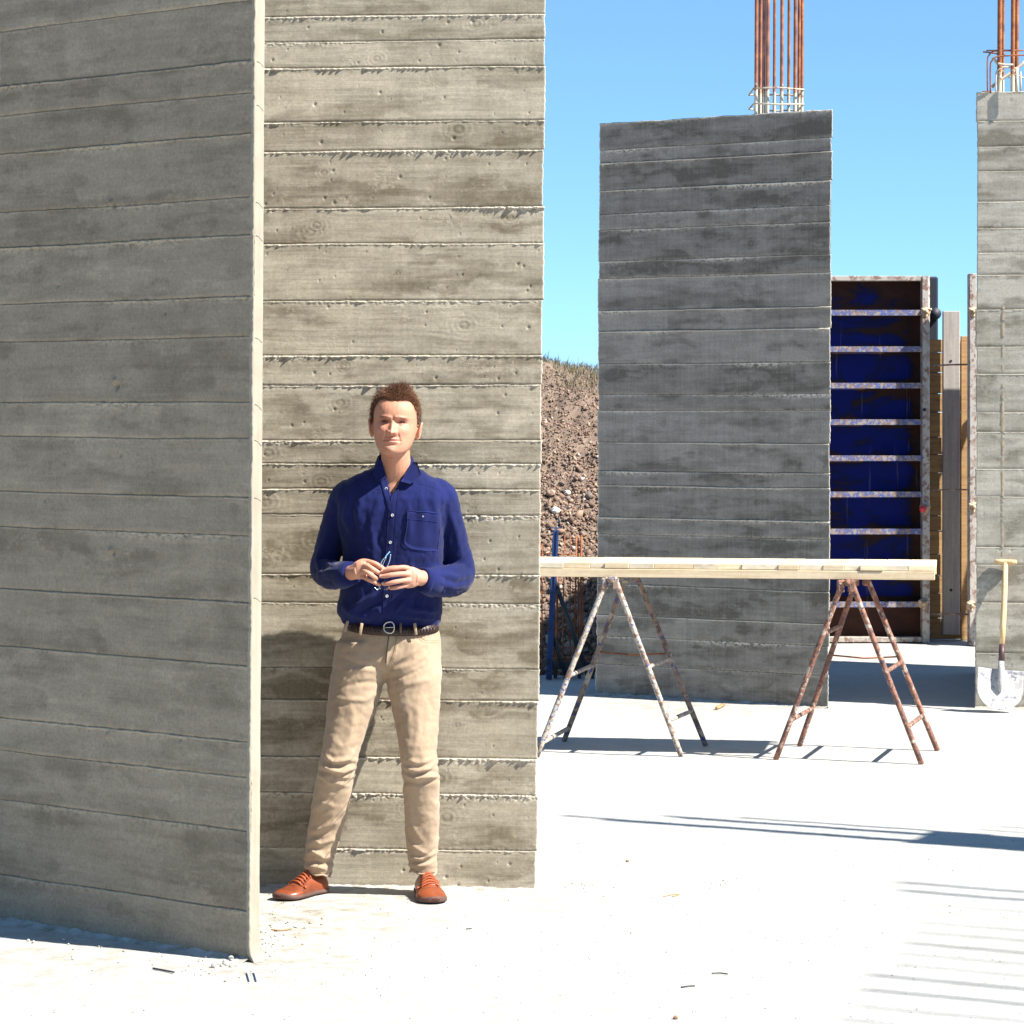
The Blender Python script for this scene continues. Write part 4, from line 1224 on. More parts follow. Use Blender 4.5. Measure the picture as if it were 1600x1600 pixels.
# ---- skin material
def m_skin():
    m, nt, b = new_mat('skin'); c = objc(nt)
    f = noise(nt, c, 60, 4, 0.6)
    col = mix(nt, 1.0, attr(nt, 'tint', True), ramp(nt, f, [(0.3, 0.93), (0.7, 1.05)]), 'MULTIPLY')
    lk(nt, col, b.inputs['Base Color']); b.inputs['Roughness'].default_value = 0.58
    b.inputs['Subsurface Weight'].default_value = 0.12
    b.inputs['Subsurface Radius'].default_value = (0.012, 0.004, 0.002)
    b.inputs['Subsurface Scale'].default_value = 0.35
    b.inputs['Specular IOR Level'].default_value = 0.45
    bump(nt, b, f, 0.08, 0.001)
    return m
M['skin'] = m_skin()
def m_cloth(name, a, bcol, sc=420, rough=0.9, fade=0.15, sheen=0.2):
    m, nt, b = new_mat(name); c = objc(nt)
    f = noise(nt, c, 7, 5, 0.6); w = noise(nt, c, sc, 2, 0.6); w2 = noise(nt, c, 1.0, 3, 0.6, (260, 260, 14))
    t = mth(nt, 'ADD', mth(nt, 'MULTIPLY', f, 0.55), mth(nt, 'ADD', mth(nt, 'MULTIPLY', w, 0.2), mth(nt, 'MULTIPLY', w2, 0.25)))
    col = ramp(nt, t, [(0.5 - fade, bcol), (0.5 + fade, a)])
    lk(nt, col, b.inputs['Base Color']); b.inputs['Roughness'].default_value = rough
    b.inputs['Specular IOR Level'].default_value = 0.15
    b.inputs['Sheen Weight'].default_value = sheen
    bump(nt, b, mth(nt, 'ADD', w, w2), 0.18, 0.0012)
    return m
M['shirt'] = m_cloth('navy_linen_shirt', (0.009, 0.015, 0.094), (0.005, 0.008, 0.048), sheen=0.08)
M['shirt_edge'] = m_cloth('navy_linen_seam', (0.015, 0.024, 0.13), (0.009, 0.015, 0.08), sheen=0.08)
M['trousers'] = m_cloth('sand_cotton', (0.40, 0.298, 0.205), (0.28, 0.200, 0.132))
M['trouser_seam'] = m_cloth('sand_cotton_seam', (0.38, 0.27, 0.16), (0.30, 0.21, 0.12))
M['button'] = simple('pale_button', (0.42, 0.43, 0.43), 0.35, var=.05)
def m_leather(name, a, b_, rough=0.35, sc=16):
    m, nt, b = new_mat(name); c = objc(nt)
    f = noise(nt, c, sc, 5, 0.6); g = noise(nt, c, 220, 3, 0.6)
    lk(nt, ramp(nt, f, [(0.33, b_), (0.62, a)]), b.inputs['Base Color'])
    b.inputs['Roughness'].default_value = rough; bump(nt, b, g, 0.18, 0.0015)
    return m
M['shoe'] = m_leather('tan_orange_leather', (0.25, 0.058, 0.019), (0.13, 0.032, 0.014))
M['lace'] = m_leather('orange_lace', (0.36, 0.080, 0.024), (0.25, 0.052, 0.016), 0.75, 60)
M['sole'] = m_leather('dark_brown_sole', (0.12, 0.06, 0.045), (0.07, 0.038, 0.03), 0.8)
M['belt'] = m_leather('dark_brown_braided_leather', (0.045, 0.020, 0.014), (0.012, 0.007, 0.006), 0.4, 90)
M['metal'] = simple('brushed_buckle', (0.55, 0.53, 0.48), 0.3, 1.0, .05)
def m_hair():
    m, nt, b = new_mat('brown_hair'); c = objc(nt)
    col = mix(nt, 1.0, attr(nt, 'tint', True), ramp(nt, noise(nt, c, 90, 3), [(0.3, 0.75), (0.7, 1.2)]), 'MULTIPLY')
    lk(nt, col, b.inputs['Base Color']); b.inputs['Roughness'].default_value = 0.5
    b.inputs['Specular IOR Level'].default_value = 0.3
    return m
M['hair'] = m_hair()
M['eye'] = simple('eye_white', (0.50, 0.42, 0.38), 0.25, var=.05)
M['iris'] = simple('dark_iris', (0.035, 0.02, 0.012), 0.2)

# ---- head frame: origin at chin level on the ear axis; tilt a little to the left of the picture
HD = 9.86
HO = Vector((X(614.5, HD), HD, Zp(713, HD)))
roll = math.radians(3.5)      # top of the head leans right
yawh = math.radians(-4.0)     # face turned slightly to picture left
pitch = math.radians(-3.0)
HM = Matrix.Rotation(roll, 3, 'Y') @ Matrix.Rotation(yawh, 3, 'Z') @ Matrix.Rotation(pitch, 3, 'X')
def hw(x, f, u):
    """head space (right, forward, up) -> world"""
    v = HM @ Vector((x, -f, u))
    return HO + v
HMi = np.array(HM.inverted())
def to_head(V):
    q = (np.asarray(V) - np.array(HO)) @ HMi.T
    return q[:, 0], -q[:, 1], q[:, 2]
HP = [  # u, halfwidth, front, back
    (-.004, .010, .058, .035), (.000, .024, .072, .012), (.007, .036, .081, -.002), (.016, .0465, .086, -.020), (.029, .0560, .0875, -.040), (.046, .0635, .0875, -.060), (.065, .0695, .087, -.078),
    (.088, .0735, .087, -.090), (.112, .0755, .0865, -.098), (.135, .0765, .090, -.101), (.158, .0760, .0895, -.101), (.180, .0715, .081, -.095), (.200, .0605, .064, -.080), (.214, .0440, .044, -.060), (.222, .0230, .022, -.036), (.2245, .006, .0, -.012)]
HPs = spline(HP, 4)
head_rings = []
for (u, w, fr, bk) in HPs:
    cf = (fr + bk) / 2; rf = (fr - bk) / 2; r = []
    for k in range(36):
        a = 2 * math.pi * k / 36; ca, sa = math.cos(a), math.sin(a)
        e = 2.25
        r.append(tuple(hw(w * math.copysign(abs(ca) ** (2 / e), ca), cf + rf * math.copysign(abs(sa) ** (2 / e), sa), u)))
    head_rings.append(r)
skin_parts = [loft(head_rings)]
# ears
for s in (-1, 1):
    pts = []
    for k in range(15):
        a = math.radians(-65 + 290 * k / 14)
        pts.append(hw(s * (.0815 + .0095 * (0.5 + .5 * math.sin(a))), -.002 - .014 * math.cos(a) * 1.0, .092 + .028 * math.sin(a)))
    skin_parts.append(tube_vf(pts, [.0042] * 15, 8))
    v, f = loft([[tuple(hw(s * (.070 + .016 * q), -.004 + .013 * math.cos(t) * (1 - .1 * q), .092 + .026 * math.sin(t) * (1 - .1 * q))) for t in np.linspace(0, 2 * math.pi, 16, endpoint=False)] for q in (0, .5, .85)])
    skin_parts.append((v, f))
    skin_parts.append(tube_vf([hw(s * .074, .004, .074), hw(s * .0800, .000, .067), hw(s * .077, .004, .062)], [.006, .0065, .004], 8))
# neck + core trunk + hidden legs
nx0 = X(617)
def cpt(px, py, d, r): q = P(px, py, d); return (q.x, q.y, q.z, r)
skin_parts.append(limb([(HO.x + .004, 9.885, HO.z + .05, .052), (HO.x + .006, 9.89, HO.z + .01, .0500), (HO.x + .008, 9.905, HO.z - .035, .0505), (nx0, 9.925, HO.z - .075, .055), (nx0, 9.94, HO.z - .12, .072)], 24))
def ell(px, py, d, rx, ry): q = P(px, py, d); return ring_pts(q, rx, ry, 28)
skin_parts.append(loft([ell(612, 955, 10.05, .12, .085), ell(612, 900, 10.01, .13, .09), ell(614, 840, 9.975, .145, .090), ell(616, 790, 9.955, .155, .085), ell(617, 765, 9.95, .150, .075), ell(617, 745, 9.945, .080, .060)]))
def cpt(px, py, d, r): q = P(px, py, d); return (q.x, q.y, q.z, r)
# arms inside the sleeves, bare wrists
Rw = P(549, 894, 9.80); Lw_ = P(655, 903, 9.80)
ARM_A = [cpt(540, 785, 9.965, .034), cpt(520, 838, 10.00, .034), cpt(511, 890, 10.02, .034), cpt(527, 898, 9.93, .034), cpt(542, 896.5, 9.86, .0275), cpt(551, 894.5, 9.818, .0250), cpt(562, 892, 9.788, .0215)]
ARM_B = [cpt(686, 785, 9.965, .034), cpt(706, 838, 10.00, .034), cpt(714, 893, 10.02, .036), cpt(692, 906, 9.93, .036), cpt(668, 905, 9.86, .0290), cpt(656, 903, 9.812, .0265), cpt(645, 902, 9.783, .0230)]
skin_parts.append(limb(ARM_A)); skin_parts.append(limb(ARM_B))
skin_parts.append(limb([cpt(586, 960, 10.05, .075), cpt(560, 1060, 10.04, .060), cpt(538, 1170, 10.02, .045), cpt(516, 1280, 10.08, .038), cpt(500, 1362, 10.12, .032)]))
skin_parts.append(limb([cpt(640, 960, 10.05, .075), cpt(645, 1060, 10.03, .060), cpt(655, 1170, 10.0, .045), cpt(658, 1280, 10.05, .038), cpt(662, 1362, 10.10, .032)]))
# hands --------------------------------------------------
def finger(pts, d, r):
    """picture points knuckle->tip with depth list and radii"""
    A = [cpt(p[0], p[1], dd, rr) for p, dd, rr in zip(pts, d, r)]
    A = spline(A, 4)
    pos = [Vector(a[:3]) for a in A]; rad = [float(a[3]) for a in A]
    # rounded tip
    t = (pos[-1] - pos[-2]).normalized(); R = rad[-1]
    for k in (0.45, 0.8, 0.97):
        pos.append(pos[len(A) - 1] + t * R * k); rad.append(R * math.sqrt(max(0.02, 1 - k * k)))
    return tube_vf(pos, rad, 12)
fr = (.0098, .0088, .0086, .0080, .0070)
# left hand of the man (picture right), fingers pointing left
LH = [([(638, 888), (629, 886.5), (615, 888.5), (604, 891), (598, 893)], (9.775, 9.762, 9.755, 9.76, 9.765), .98),
      ([(640, 897), (630, 896.5), (613, 898), (602, 900), (595, 900.5)], (9.768, 9.752, 9.742, 9.745, 9.75), 1.02),
      ([(640, 906), (630, 907), (616, 909.5), (605, 912), (599, 912)], (9.770, 9.756, 9.746, 9.75, 9.757), .98),
      ([(637, 914), (629, 916), (620, 918), (612, 919), (608, 918)], (9.778, 9.768, 9.762, 9.767, 9.775), .86)]
for p, d, k in LH: skin_parts.append(finger(p, d, [r * k for r in fr]))
skin_parts.append(loft([[tuple(P(x_, 902 + (y_ * .0) + h * math.sin(t), dd + w * math.cos(t))) for t in np.linspace(0, 2 * math.pi, 18, endpoint=False)] for (x_, y_, h, dd, w) in
    ((664, 0, 8, 9.82, .017), (658, 0, 11.0, 9.803, .0195), (652, 0, 13.8, 9.790, .0185), (646, 0, 16.5, 9.783, .0165), (638, 0, 17.5, 9.780, .0150), (631, 0, 16.5, 9.778, .012), (628, 0, 14, 9.778, .008))]))
skin_parts.append(finger([(646, 894), (634, 890), (619, 888), (607, 889), (603, 890)], (9.80, 9.80, 9.80, 9.795, 9.79), (.013, .0115, .0105, .0095, .008)))
# right hand (picture left), fingers pointing right-down
RH = [([(573, 880), (579, 878.5), (589, 882), (598, 888), (602, 892)], (9.79, 9.778, 9.770, 9.775, 9.782), .97),
      ([(568, 885), (574, 884.5), (582, 889), (590, 894), (594, 897)], (9.778, 9.764, 9.755, 9.765, 9.775), 1.0),
      ([(566, 893), (571, 893), (578, 897), (585, 902), (589, 904)], (9.775, 9.76, 9.752, 9.762, 9.775), .97),
      ([(564, 901), (569, 902.5), (577, 906.5), (587, 911), (593, 914)], (9.785, 9.775, 9.768, 9.775, 9.785), .86)]
for p, d, k in RH: skin_parts.append(finger(p, d, [r * k for r in fr]))
skin_parts.append(loft([[tuple(P(x_, yc + h * math.sin(t), dd + w * math.cos(t))) for t in np.linspace(0, 2 * math.pi, 18, endpoint=False)] for (x_, yc, h, dd, w) in
    ((541, 895, 8, 9.83, .016), (547, 894.5, 10.8, 9.812, .0190), (552, 893.5, 12.5, 9.802, .0190), (557, 891.5, 14, 9.792, .0175), (564, 890.5, 14.5, 9.786, .0155), (570, 890.5, 13.5, 9.783, .0125), (574, 891, 11, 9.783, .008))]))
skin_parts.append(finger([(556, 884), (566, 878), (578, 879), (590, 884), (597, 887)], (9.81, 9.815, 9.81, 9.80, 9.795), (.013, .0115, .0105, .0095, .008)))

V, N, F = remesh(skin_parts, 0.0023, 3, 0.5)
x, f, u = to_head(V)
isH = (u > -.03) & (np.abs(x) < .1) & (V[:, 2] > Zp(735))
fz = np.where(isH & (f > .02), 1.0, 0.0) * np.clip((f - .02) / .03, 0, 1)
ax = np.abs(x)
def G(cx, cu, sx, su, sym=False):
    xx = ax if sym else x
    return np.exp(-(((xx - cx) / sx) ** 2 + ((u - cu) / su) ** 2))
d = np.zeros(len(V))
# nose ridge
tt = np.clip((.121 - u) / .043, 0, 1); nh = .0255 * tt ** 1.15 * np.clip(1 - np.clip((.0735 - u) / .0075, 0, 1) ** 1.5, 0, 1)
nw = .0062 + .0052 * tt
d += nh * np.exp(-(x / nw) ** 2)
d += .0105 * G(.0125, .0785, .0058, .0062, True)                       # wings
d -= .004 * G(.0065, .0715, .0030, .0022, True)                        # nostrils
d -= .0145 * G(.0285, .1135, .0150, .0085, True)                       # sockets
d += .0062 * G(.0310, .1125, .0100, .0075, True)                       # eyeballs under lids
d -= .0022 * G(.0310, .1120, .0110, .0016, True)                       # lid slit
d += .0020 * G(.0310, .1160, .0115, .0018, True)
d += .0052 * G(.0260, .1285, .0200, .0055, True)                       # brow
d -= .0030 * G(0, .1270, .0050, .0080)
d += .0055 * G(.0400, .0850, .0180, .0160, True)                       # cheeks
d += .0055 * G(0, .0560, .0170, .0045); d += .0050 * G(0, .0460, .0150, .0055)
d -= .0036 * G(0, .0508, .0215, .0018); d -= .0020 * G(.0240, .0500, .0040, .0040, True)
d -= .0040 * G(0, .0365, .0170, .0048); d += .0050 * G(0, .0170, .0150, .0110)
d -= .0015 * G(0, .0655, .0035, .0050)
# nasolabial folds
for s_ in (1,):
    a0, b0, a1, b1 = .0175, .0790, .0300, .0500
    t = np.clip(((ax - a0) * (a1 - a0) + (u - b0) * (b1 - b0)) / ((a1 - a0) ** 2 + (b1 - b0) ** 2), 0, 1)
    dist = np.hypot(ax - a0 - t * (a1 - a0), u - b0 - t * (b1 - b0))
    d -= .0014 * np.exp(-(dist / .0034) ** 2)
    d += .0010 * np.exp(-((dist - .007) / .0060) ** 2) * (ax > a0 + t * (a1 - a0))
# under-eye
d -= .0014 * G(.0310, .1000, .0110, .0025, True)
fwd = np.array(HM @ Vector((0, -1, 0)))
V = V + (d * 1.12 * fz)[:, None] * fwd[None]
# tint
base = np.array([.50, .238, .148]); C = np.repeat(base[None], len(V), 0)
def paint(mask, col):
    global C
    m_ = np.clip(mask, 0, 1)[:, None]; C = C * (1 - m_) + np.array(col)[None] * m_
hm = isH & (f > .015)
paint(hm * .45 * G(.042, .080, .018, .018, True), (.60, .24, .17))
paint(hm * .45 * G(0, .080, .012, .012), (.62, .25, .19))
paint(hm * .30 * np.clip((.050 - u) / .03, 0, 1) * (u > -.02), (.38, .205, .145))
paint(hm * .90 * np.maximum(G(0, .0548, .0195, .0032), G(0, .0465, .0175, .0038)), (.52, .20, .17))
paint(hm * .95 * G(0, .0508, .0225, .0013), (.16, .05, .04))
wob = .0020 * np.sin(x * 420)
paint(hm * .85 * np.exp(-(((ax - .031) / .0175) ** 4 + ((u - .1295 + .12 * (ax - .028)) / .0042) ** 2)), (.11, .048, .028))
paint(hm * .75 * G(.028, .117, .016, .0062, True), (.22, .08, .055))  # brow shade over the eye sockets, painted into the skin tint
paint(hm * .45 * G(.031, .106, .013, .0035, True), (.36, .15, .11))
paint(hm * .35 * np.clip(fbm(x * 90, u * 90, 3, 3) * 3 - 1.6, 0, 1), (.60, .20, .12))
paint(hm * .9 * np.exp(-(((ax - .031) / .0125) ** 4 + ((u - .1135 - .002 * np.cos((ax - .031) * 110)) / .0030) ** 2)), (.02, .008, .007))  # lashes and brow shade painted dark along the upper lid
paint(hm * .75 * G(.0065, .0708, .0030, .0020, True), (.14, .05, .04))
paint(hm * .25 * G(.031, .104, .013, .004, True), (.50, .24, .19))
# temples a little shaded by stubble of hair
hx, hy = px_of(V)
isHand = (V[:, 2] < Zp(870)) & (V[:, 2] > Zp(930)) & (V[:, 1] < 9.9)
paint(isHand * .35, (.58, .30, .22))
body = mesh_np('body', V, F, M['skin'], man, True, None, C)
bvh_skin = BVHTree.FromPolygons([tuple(v) for v in V], [tuple(int(i) for i in q) for q in F])
# eyes: narrow glints in squinting lids
for s in (-1, 1):
    c = hw(s * .0300 - .002, .0875 - .004, .1118)
    vv, ff = tube_vf([hw(s * .031 - .0065, .0805, .1122), hw(s * .031 - .001, .0835, .1124), hw(s * .031 + .0065, .0805, .1122)], [.0008, .0020, .0008], 8)
    mesh_np('eyeball', vv, ff, M['iris'], man, True)
# finger nails on the front hand
for (px_, py_) in ((597, 892), (594.5, 900), (598, 911.5), (608.5, 918)):
    p = P(px_, py_, 9.6); hit = bvh_skin.ray_cast(Vector((0, 0, EYE)), (p - Vector((0, 0, EYE))).normalized())
    if hit[0]:
        n_ = hit[1] if hit[1].y < 0 else -hit[1]
        bm = bmesh.new(); bmesh.ops.create_uvsphere(bm, u_segments=10, v_segments=6, radius=1)
        vv = []
        for q in bm.verts: vv.append(hit[0] + Vector((q.co.x * .0050, q.co.y * .0012, q.co.z * .0038)))
        ff = [[q.index for q in fc.verts] for fc in bm.faces]; bm.free()
        mesh_np('fingernail', vv, ff, M['nail'] if 'nail' in M else M.setdefault('nail', simple('fingernail', (.62, .36, .30), .3, var=.05)), man, True)

# ---- hair: cap + strands
def hairline(x, u_):
    return .168 + .014 * np.cos(np.clip(x / .05, -1.2, 1.2) * 1.4) - 0 * u_
rs = np.random.RandomState(21)
hv = []; hf = []; hc = []; k0 = 0
def head_surf(th, uu):
    """th 0=front, + to picture right; returns head coords on scalp"""
    j = np.interp(uu, HPs[:, 0], np.arange(len(HPs))); i = int(min(max(j, 0), len(HPs) - 2)); t = j - i
    w, fr_, bk = HPs[i][1:] * (1 - t) + HPs[i + 1][1:] * t
    cf = (fr_ + bk) / 2; rf = (fr_ - bk) / 2; e = 2.25
    ca, sa = math.sin(th), math.cos(th)
    return w * math.copysign(abs(ca) ** (2 / e), ca), cf + rf * math.copysign(abs(sa) ** (2 / e), sa)
def scalp_low(th):
    a = abs(th)
    return float(np.interp(a, [0, .55, .80, 1.0, 1.2, 1.38, 1.5, 1.75, 2.0, 3.2], [.193, .198, .196, .184, .158, .124, .094, .105, .060, .040]))
# cap
cap = []
nth = 64
for q in range(14):
    row = []
    for k in range(nth):
        th = -math.pi + 2 * math.pi * k / nth
        lo = scalp_low(th) + .004 + .010 * max(0, math.cos(th)) ** 2 + .003 * math.sin(k * 2.3) * math.sin(k * .7); uu = lo + (.2245 - lo) * (q / 13.0)
        xx, ff_ = head_surf(th, uu)
        g_ = -.003 + .006 * math.sin(min(1, (q / 4.0)) * math.pi / 2)
        s_ = 1 + g_ / .075
        row.append(tuple(hw(xx * s_, -.01 + (ff_ + .01) * s_, uu + g_ * (.2 + .9 * q / 13))))
    cap.append(row)
v_, f_ = loft(cap)
mesh_np('hair', v_, f_, M['hair'], man, True, None, np.repeat(np.array([[.095, .045, .025]]), len(v_), 0))
for i in range(8500):
    th = rs.uniform(-math.pi, math.pi) if rs.rand() < .4 else rs.uniform(-1.7, 1.7)
    lo = scalp_low(th) + (.010 - .020 * rs.uniform(0, 1) ** 2.2) * max(0, math.cos(th)) ** .5 - .004 * rs.uniform(0, 1) ** 2; uu = lo + (.2235 - lo) * rs.uniform(0, 1) ** .85
    xx, ff_ = head_surf(th, uu)
    n_ = Vector((xx / .075 ** 2 * .075, (ff_ + .0) / .095, (uu - .13) / .09)); n_.normalize()
    topness = np.clip((uu - .15) / .07, 0, 1)
    # comb: swept up and to picture right on top, down at the sides
    front = max(0.0, math.cos(th))
    comb = Vector((.30 - 9 * xx * (xx > .01) + .30 * rs.normal(), -.45 + .25 * front, .02 + .22 * front)) * topness + Vector((0.10 * math.copysign(1, xx), -.30, -.55)) * (1 - topness)
    if xx < -.030 and uu > .10: comb += Vector((-.55, .1, .05)) * (1 - topness * .5)      # tuft flaring at picture left
    if xx > .04 and uu > .10: comb += Vector((.10, 0, -.20))
    comb += Vector((rs.normal(), rs.normal(), rs.normal())) * (.60 if rs.rand() < .06 else .28)
    crown = math.exp(-((xx - .012) / .030) ** 2) * topness
    Lh = (.012 + .013 * topness + .004 * crown) * rs.uniform(.5, 1.2)
    p0 = Vector((xx, ff_, uu)) * 1.0
    p0 += n_ * .001
    pts = []
    for q in range(4):
        t = q / 3
        v = p0 + n_ * (.005 + .003 * topness + .009 * crown) * (1 - (1 - t) ** 2) + comb * Lh * t * (.4 + .6 * t)
        pts.append(hw(v.x, v.y, v.z))
    w = rs.uniform(.0004, .0009)
    vv, ff2 = tube_vf(pts, [w, w, w * .8, w * .25], 3, False)
    hv += [tuple(a) for a in vv]; hf += [tuple(a + k0 for a in q) for q in ff2]; k0 += len(vv)
    g_ = rs.uniform(.45, 1.5)
    side = abs(xx) > .055 and uu < .15 and xx > 0
    c_ = np.array([.150, .068, .036]) * g_ if not side else np.array([.13, .085, .06]) * g_
    hc += [c_] * len(vv)
for i in range(900):      # thin wisps that break the hairline
    th = rs.uniform(-1.15, 1.15); lo = scalp_low(th) - rs.uniform(0, .010)
    xx, ff_ = head_surf(th, lo); p0 = Vector((xx, ff_, lo)); pts = []
    dv = Vector((.35 + .5 * rs.normal(), .15, .9)).normalized()
    for q in range(4):
        t = q / 3; v = p0 + dv * (.016 * t * rs.uniform(.8, 1.2)) + Vector((xx / .075, .6, .1)) * (.0045 * t)
        pts.append(hw(v.x, v.y, v.z))
    w = rs.uniform(.00030, .0006)
    vv, ff2 = tube_vf(pts, [w, w, w, w * .4], 3, False)
    hv += [tuple(a) for a in vv]; hf += [tuple(a + k0 for a in q) for q in ff2]; k0 += len(vv); hc += [np.array([.19, .085, .045])] * len(vv)
mesh_np('hair_strands', hv, hf, M['hair'], man, True, None, np.array(hc))

# ---- shirt
def ring_px(xl, xr, py, d, ry, e=2.4):
    c = P((xl + xr) / 2, py, d); rx = (xr - xl) / 2 / FPX * d
    return ring_pts(c, rx, ry, 40, e)
torso = loft([ring_px(548, 682, 985, 10.05, .100), ring_px(535, 688, 972, 10.05, .108), ring_px(528, 690, 960, 10.045, .122), ring_px(526, 691, 948, 10.04, .130), ring_px(530, 691, 930, 10.03, .128), ring_px(535, 692, 900, 10.005, .124),
    ring_px(535, 694, 860, 9.985, .120), ring_px(532, 697, 825, 9.965, .115), ring_px(526, 700, 795, 9.95, .110), ring_px(520, 706, 778, 9.945, .103), ring_px(523, 702, 766, 9.945, .095), ring_px(532, 692, 755, 9.945, .084),
    ring_px(550, 677, 745, 9.943, .074), ring_px(568, 663, 736, 9.940, .066), ring_px(584, 651, 730, 9.935, .060)])
SA = [cpt(562, 768, 9.945, .048), cpt(541, 775, 9.950, .053), cpt(529, 800, 9.970, .047), cpt(519, 835, 10.00, .048), cpt(511, 866, 10.025, .049), cpt(508, 889, 10.03, .0535), cpt(517, 898, 9.97, .0510), cpt(531, 898.5, 9.895, .0465), cpt(543, 897, 9.855, .0420), cpt(548, 896, 9.838, .0395)]
SB = [cpt(672, 765, 9.945, .050), cpt(690, 776, 9.950, .053), cpt(699, 805, 9.975, .049), cpt(708, 840, 10.00, .0505), cpt(715, 872, 10.025, .0530), cpt(716, 897, 10.03, .0590), cpt(706, 907, 9.97, .0580), cpt(686, 909, 9.900, .0520), cpt(667, 908, 9.850, .0440), cpt(660, 906, 9.832, .0410)]
parts = [torso, limb(SA, 22), limb(SB, 22)]
V, N, F = remesh(parts, 0.0052, 5, 0.5)
sh_folds = [
    ([(632, 772), (640, 800), (641, 850)], 5, .0030), ([(655, 765), (662, 800), (660, 870)], 6, .0028), ([(676, 768), (683, 810), (682, 860)], 5, .0032),
    ([(594, 770), (580, 820), (586, 872)], 6, .0035), ([(566, 762), (560, 800), (568, 850), (588, 880)], 6, .0040), ([(602, 800), (590, 846), (604, 880)], 4, -.0025),
    ([(545, 780), (539, 805), (548, 835)], 4, .0045), ([(532, 790), (530, 818), (541, 850)], 3.5, .0040), ([(552, 775), (548, 800), (556, 830)], 3.5, -.0035),
    ([(520, 800), (508, 850), (498, 885)], 5, .0050), ([(505, 845), (497, 870), (500, 905)], 4, .0050), ([(492, 880), (510, 878), (530, 886)], 4, .0045), ([(494, 898), (512, 893), (533, 890)], 4, .0040), ([(497, 910), (515, 908), (537, 906)], 4, -.0040),
    ([(510, 872), (520, 880), (534, 884)], 3, -.0030), ([(700, 790), (712, 830), (722, 872)], 5, .0040), ([(690, 800), (695, 840), (700, 872)], 4, -.0035), ([(735, 880), (716, 888), (690, 887)], 4, .0045), ([(738, 897), (716, 903), (688, 896)], 4, .0045),
    ([(730, 915), (710, 918), (684, 912)], 4, .0040), ([(722, 872), (706, 880), (690, 879)], 3, -.0035), ([(733, 905), (713, 911), (692, 904)], 3, -.0035),
    ([(545, 955), (570, 938), (598, 922)], 4, .0075), ([(556, 962), (580, 948), (600, 938)], 4, -.0045), ([(535, 945), (550, 958), (575, 966)], 5, .0050), ([(632, 946), (650, 952), (688, 956)], 4.5, .0065), ([(627, 962), (655, 964), (684, 968)], 4, .0050),
    ([(618, 958), (625, 945), (632, 938)], 3, .0045), ([(560, 905), (566, 930), (560, 950)], 4, .0035), ([(672, 905), (670, 928), (678, 945)], 5, .0035), ([(590, 948), (596, 960), (592, 972)], 3, .0040), ([(650, 925), (648, 945), (655, 958)], 4, -.0040),
    ([(642, 870), (640, 882), (650, 893)], 4, .003)]
dd = 1.6 * folds(V, N, sh_folds)
xx_, yy_ = px_of(V)
dd += .0085 * (fbm(xx_ / 13.0 + 3 + yy_ / 60, yy_ / 34.0, 7, 3) - .5) + .0030 * (fbm(xx_ / 6.0, yy_ / 9.0, 8, 2) - .5)
# yoke and blouse over the belt
V = V + N * dd[:, None]
# cut the open neck: drop faces in the V opening and inside the collar
fcx = V[F].mean(1); fx_, fy_ = px_of(fcx); nf = normals(V, F)[F].mean(1)
vx = 612.0
def in_v(x_, y_):
    t = (y_ - 728) / (777 - 728)
    return (t > -1) & (t < 1) & (x_ > 600 + 11.5 * t - 0) & (x_ < 636 - 23.5 * t)
cut = in_v(fx_, fy_) & (fcx[:, 1] < 9.945)
F2 = F[~cut]
shirt = mesh_np('shirt', V, F2, M['shirt'], man, True)
smod = shirt.modifiers.new('cloth_thickness', 'SOLIDIFY'); smod.thickness = 0.0012; smod.offset = -1
bvh = BVHTree.FromPolygons([tuple(v) for v in V], [tuple(int(i) for i in q) for q in F])
EYEV = Vector((0, 0, EYE))
def onb(px_, py_, off=0.0, tree=None):
    dr = (P(px_, py_, 10.0) - EYEV).normalized()
    h = (tree or bvh).ray_cast(EYEV, dr)
    if h[0] is None: return P(px_, py_, 9.93) - dr * off
    return h[0] - dr * off
def patch(name, outline_l, outline_r, n, off, mat, parent, tree=None, thick=.0012, m_=5):
    """cloth strip laid on the surface between two picture-space polylines"""
    a = spline([tuple(p) for p in outline_l], n) if len(outline_l) > 2 else np.linspace(outline_l[0], outline_l[1], n + 1)
    b = spline([tuple(p) for p in outline_r], n) if len(outline_r) > 2 else np.linspace(outline_r[0], outline_r[1], n + 1)
    V_ = []
    for lay in (0, 1):
        for p, q in zip(a, b):
            for k in range(m_ + 1):
                t = k / m_; e = off - (thick + .002) * lay
                if lay == 0 and k in (0, m_): e = off * .55
                V_.append(tuple(onb(p[0] * (1 - t) + q[0] * t, p[1] * (1 - t) + q[1] * t, e, tree)))
    r = len(a); w = m_ + 1; F_ = []
    for i in range(r - 1):
        for k in range(m_):
            F_.append((i * w + k, i * w + k + 1, (i + 1) * w + k + 1, (i + 1) * w + k))
    o_ = r * w
    for i in range(r - 1):
        for k in (0, m_): F_.append((i * w + k, (i + 1) * w + k, o_ + (i + 1) * w + k, o_ + i * w + k))
    for k in range(m_):
        for i in (0, r - 1): F_.append((i * w + k, i * w + k + 1, o_ + i * w + k + 1, o_ + i * w + k))
    return mesh_np(name, V_, F_, mat, parent, True)
def seam(name, pts, off, r, mat, parent, tree=None, dens=6):
    A = spline([tuple(p) for p in pts], dens) if len(pts) > 2 else np.linspace(pts[0], pts[1], 8)
    vv, ff = tube_vf([onb(p[0], p[1], off, tree) for p in A], r, 6)
    return mesh_np(name, vv, ff, mat, parent, True)
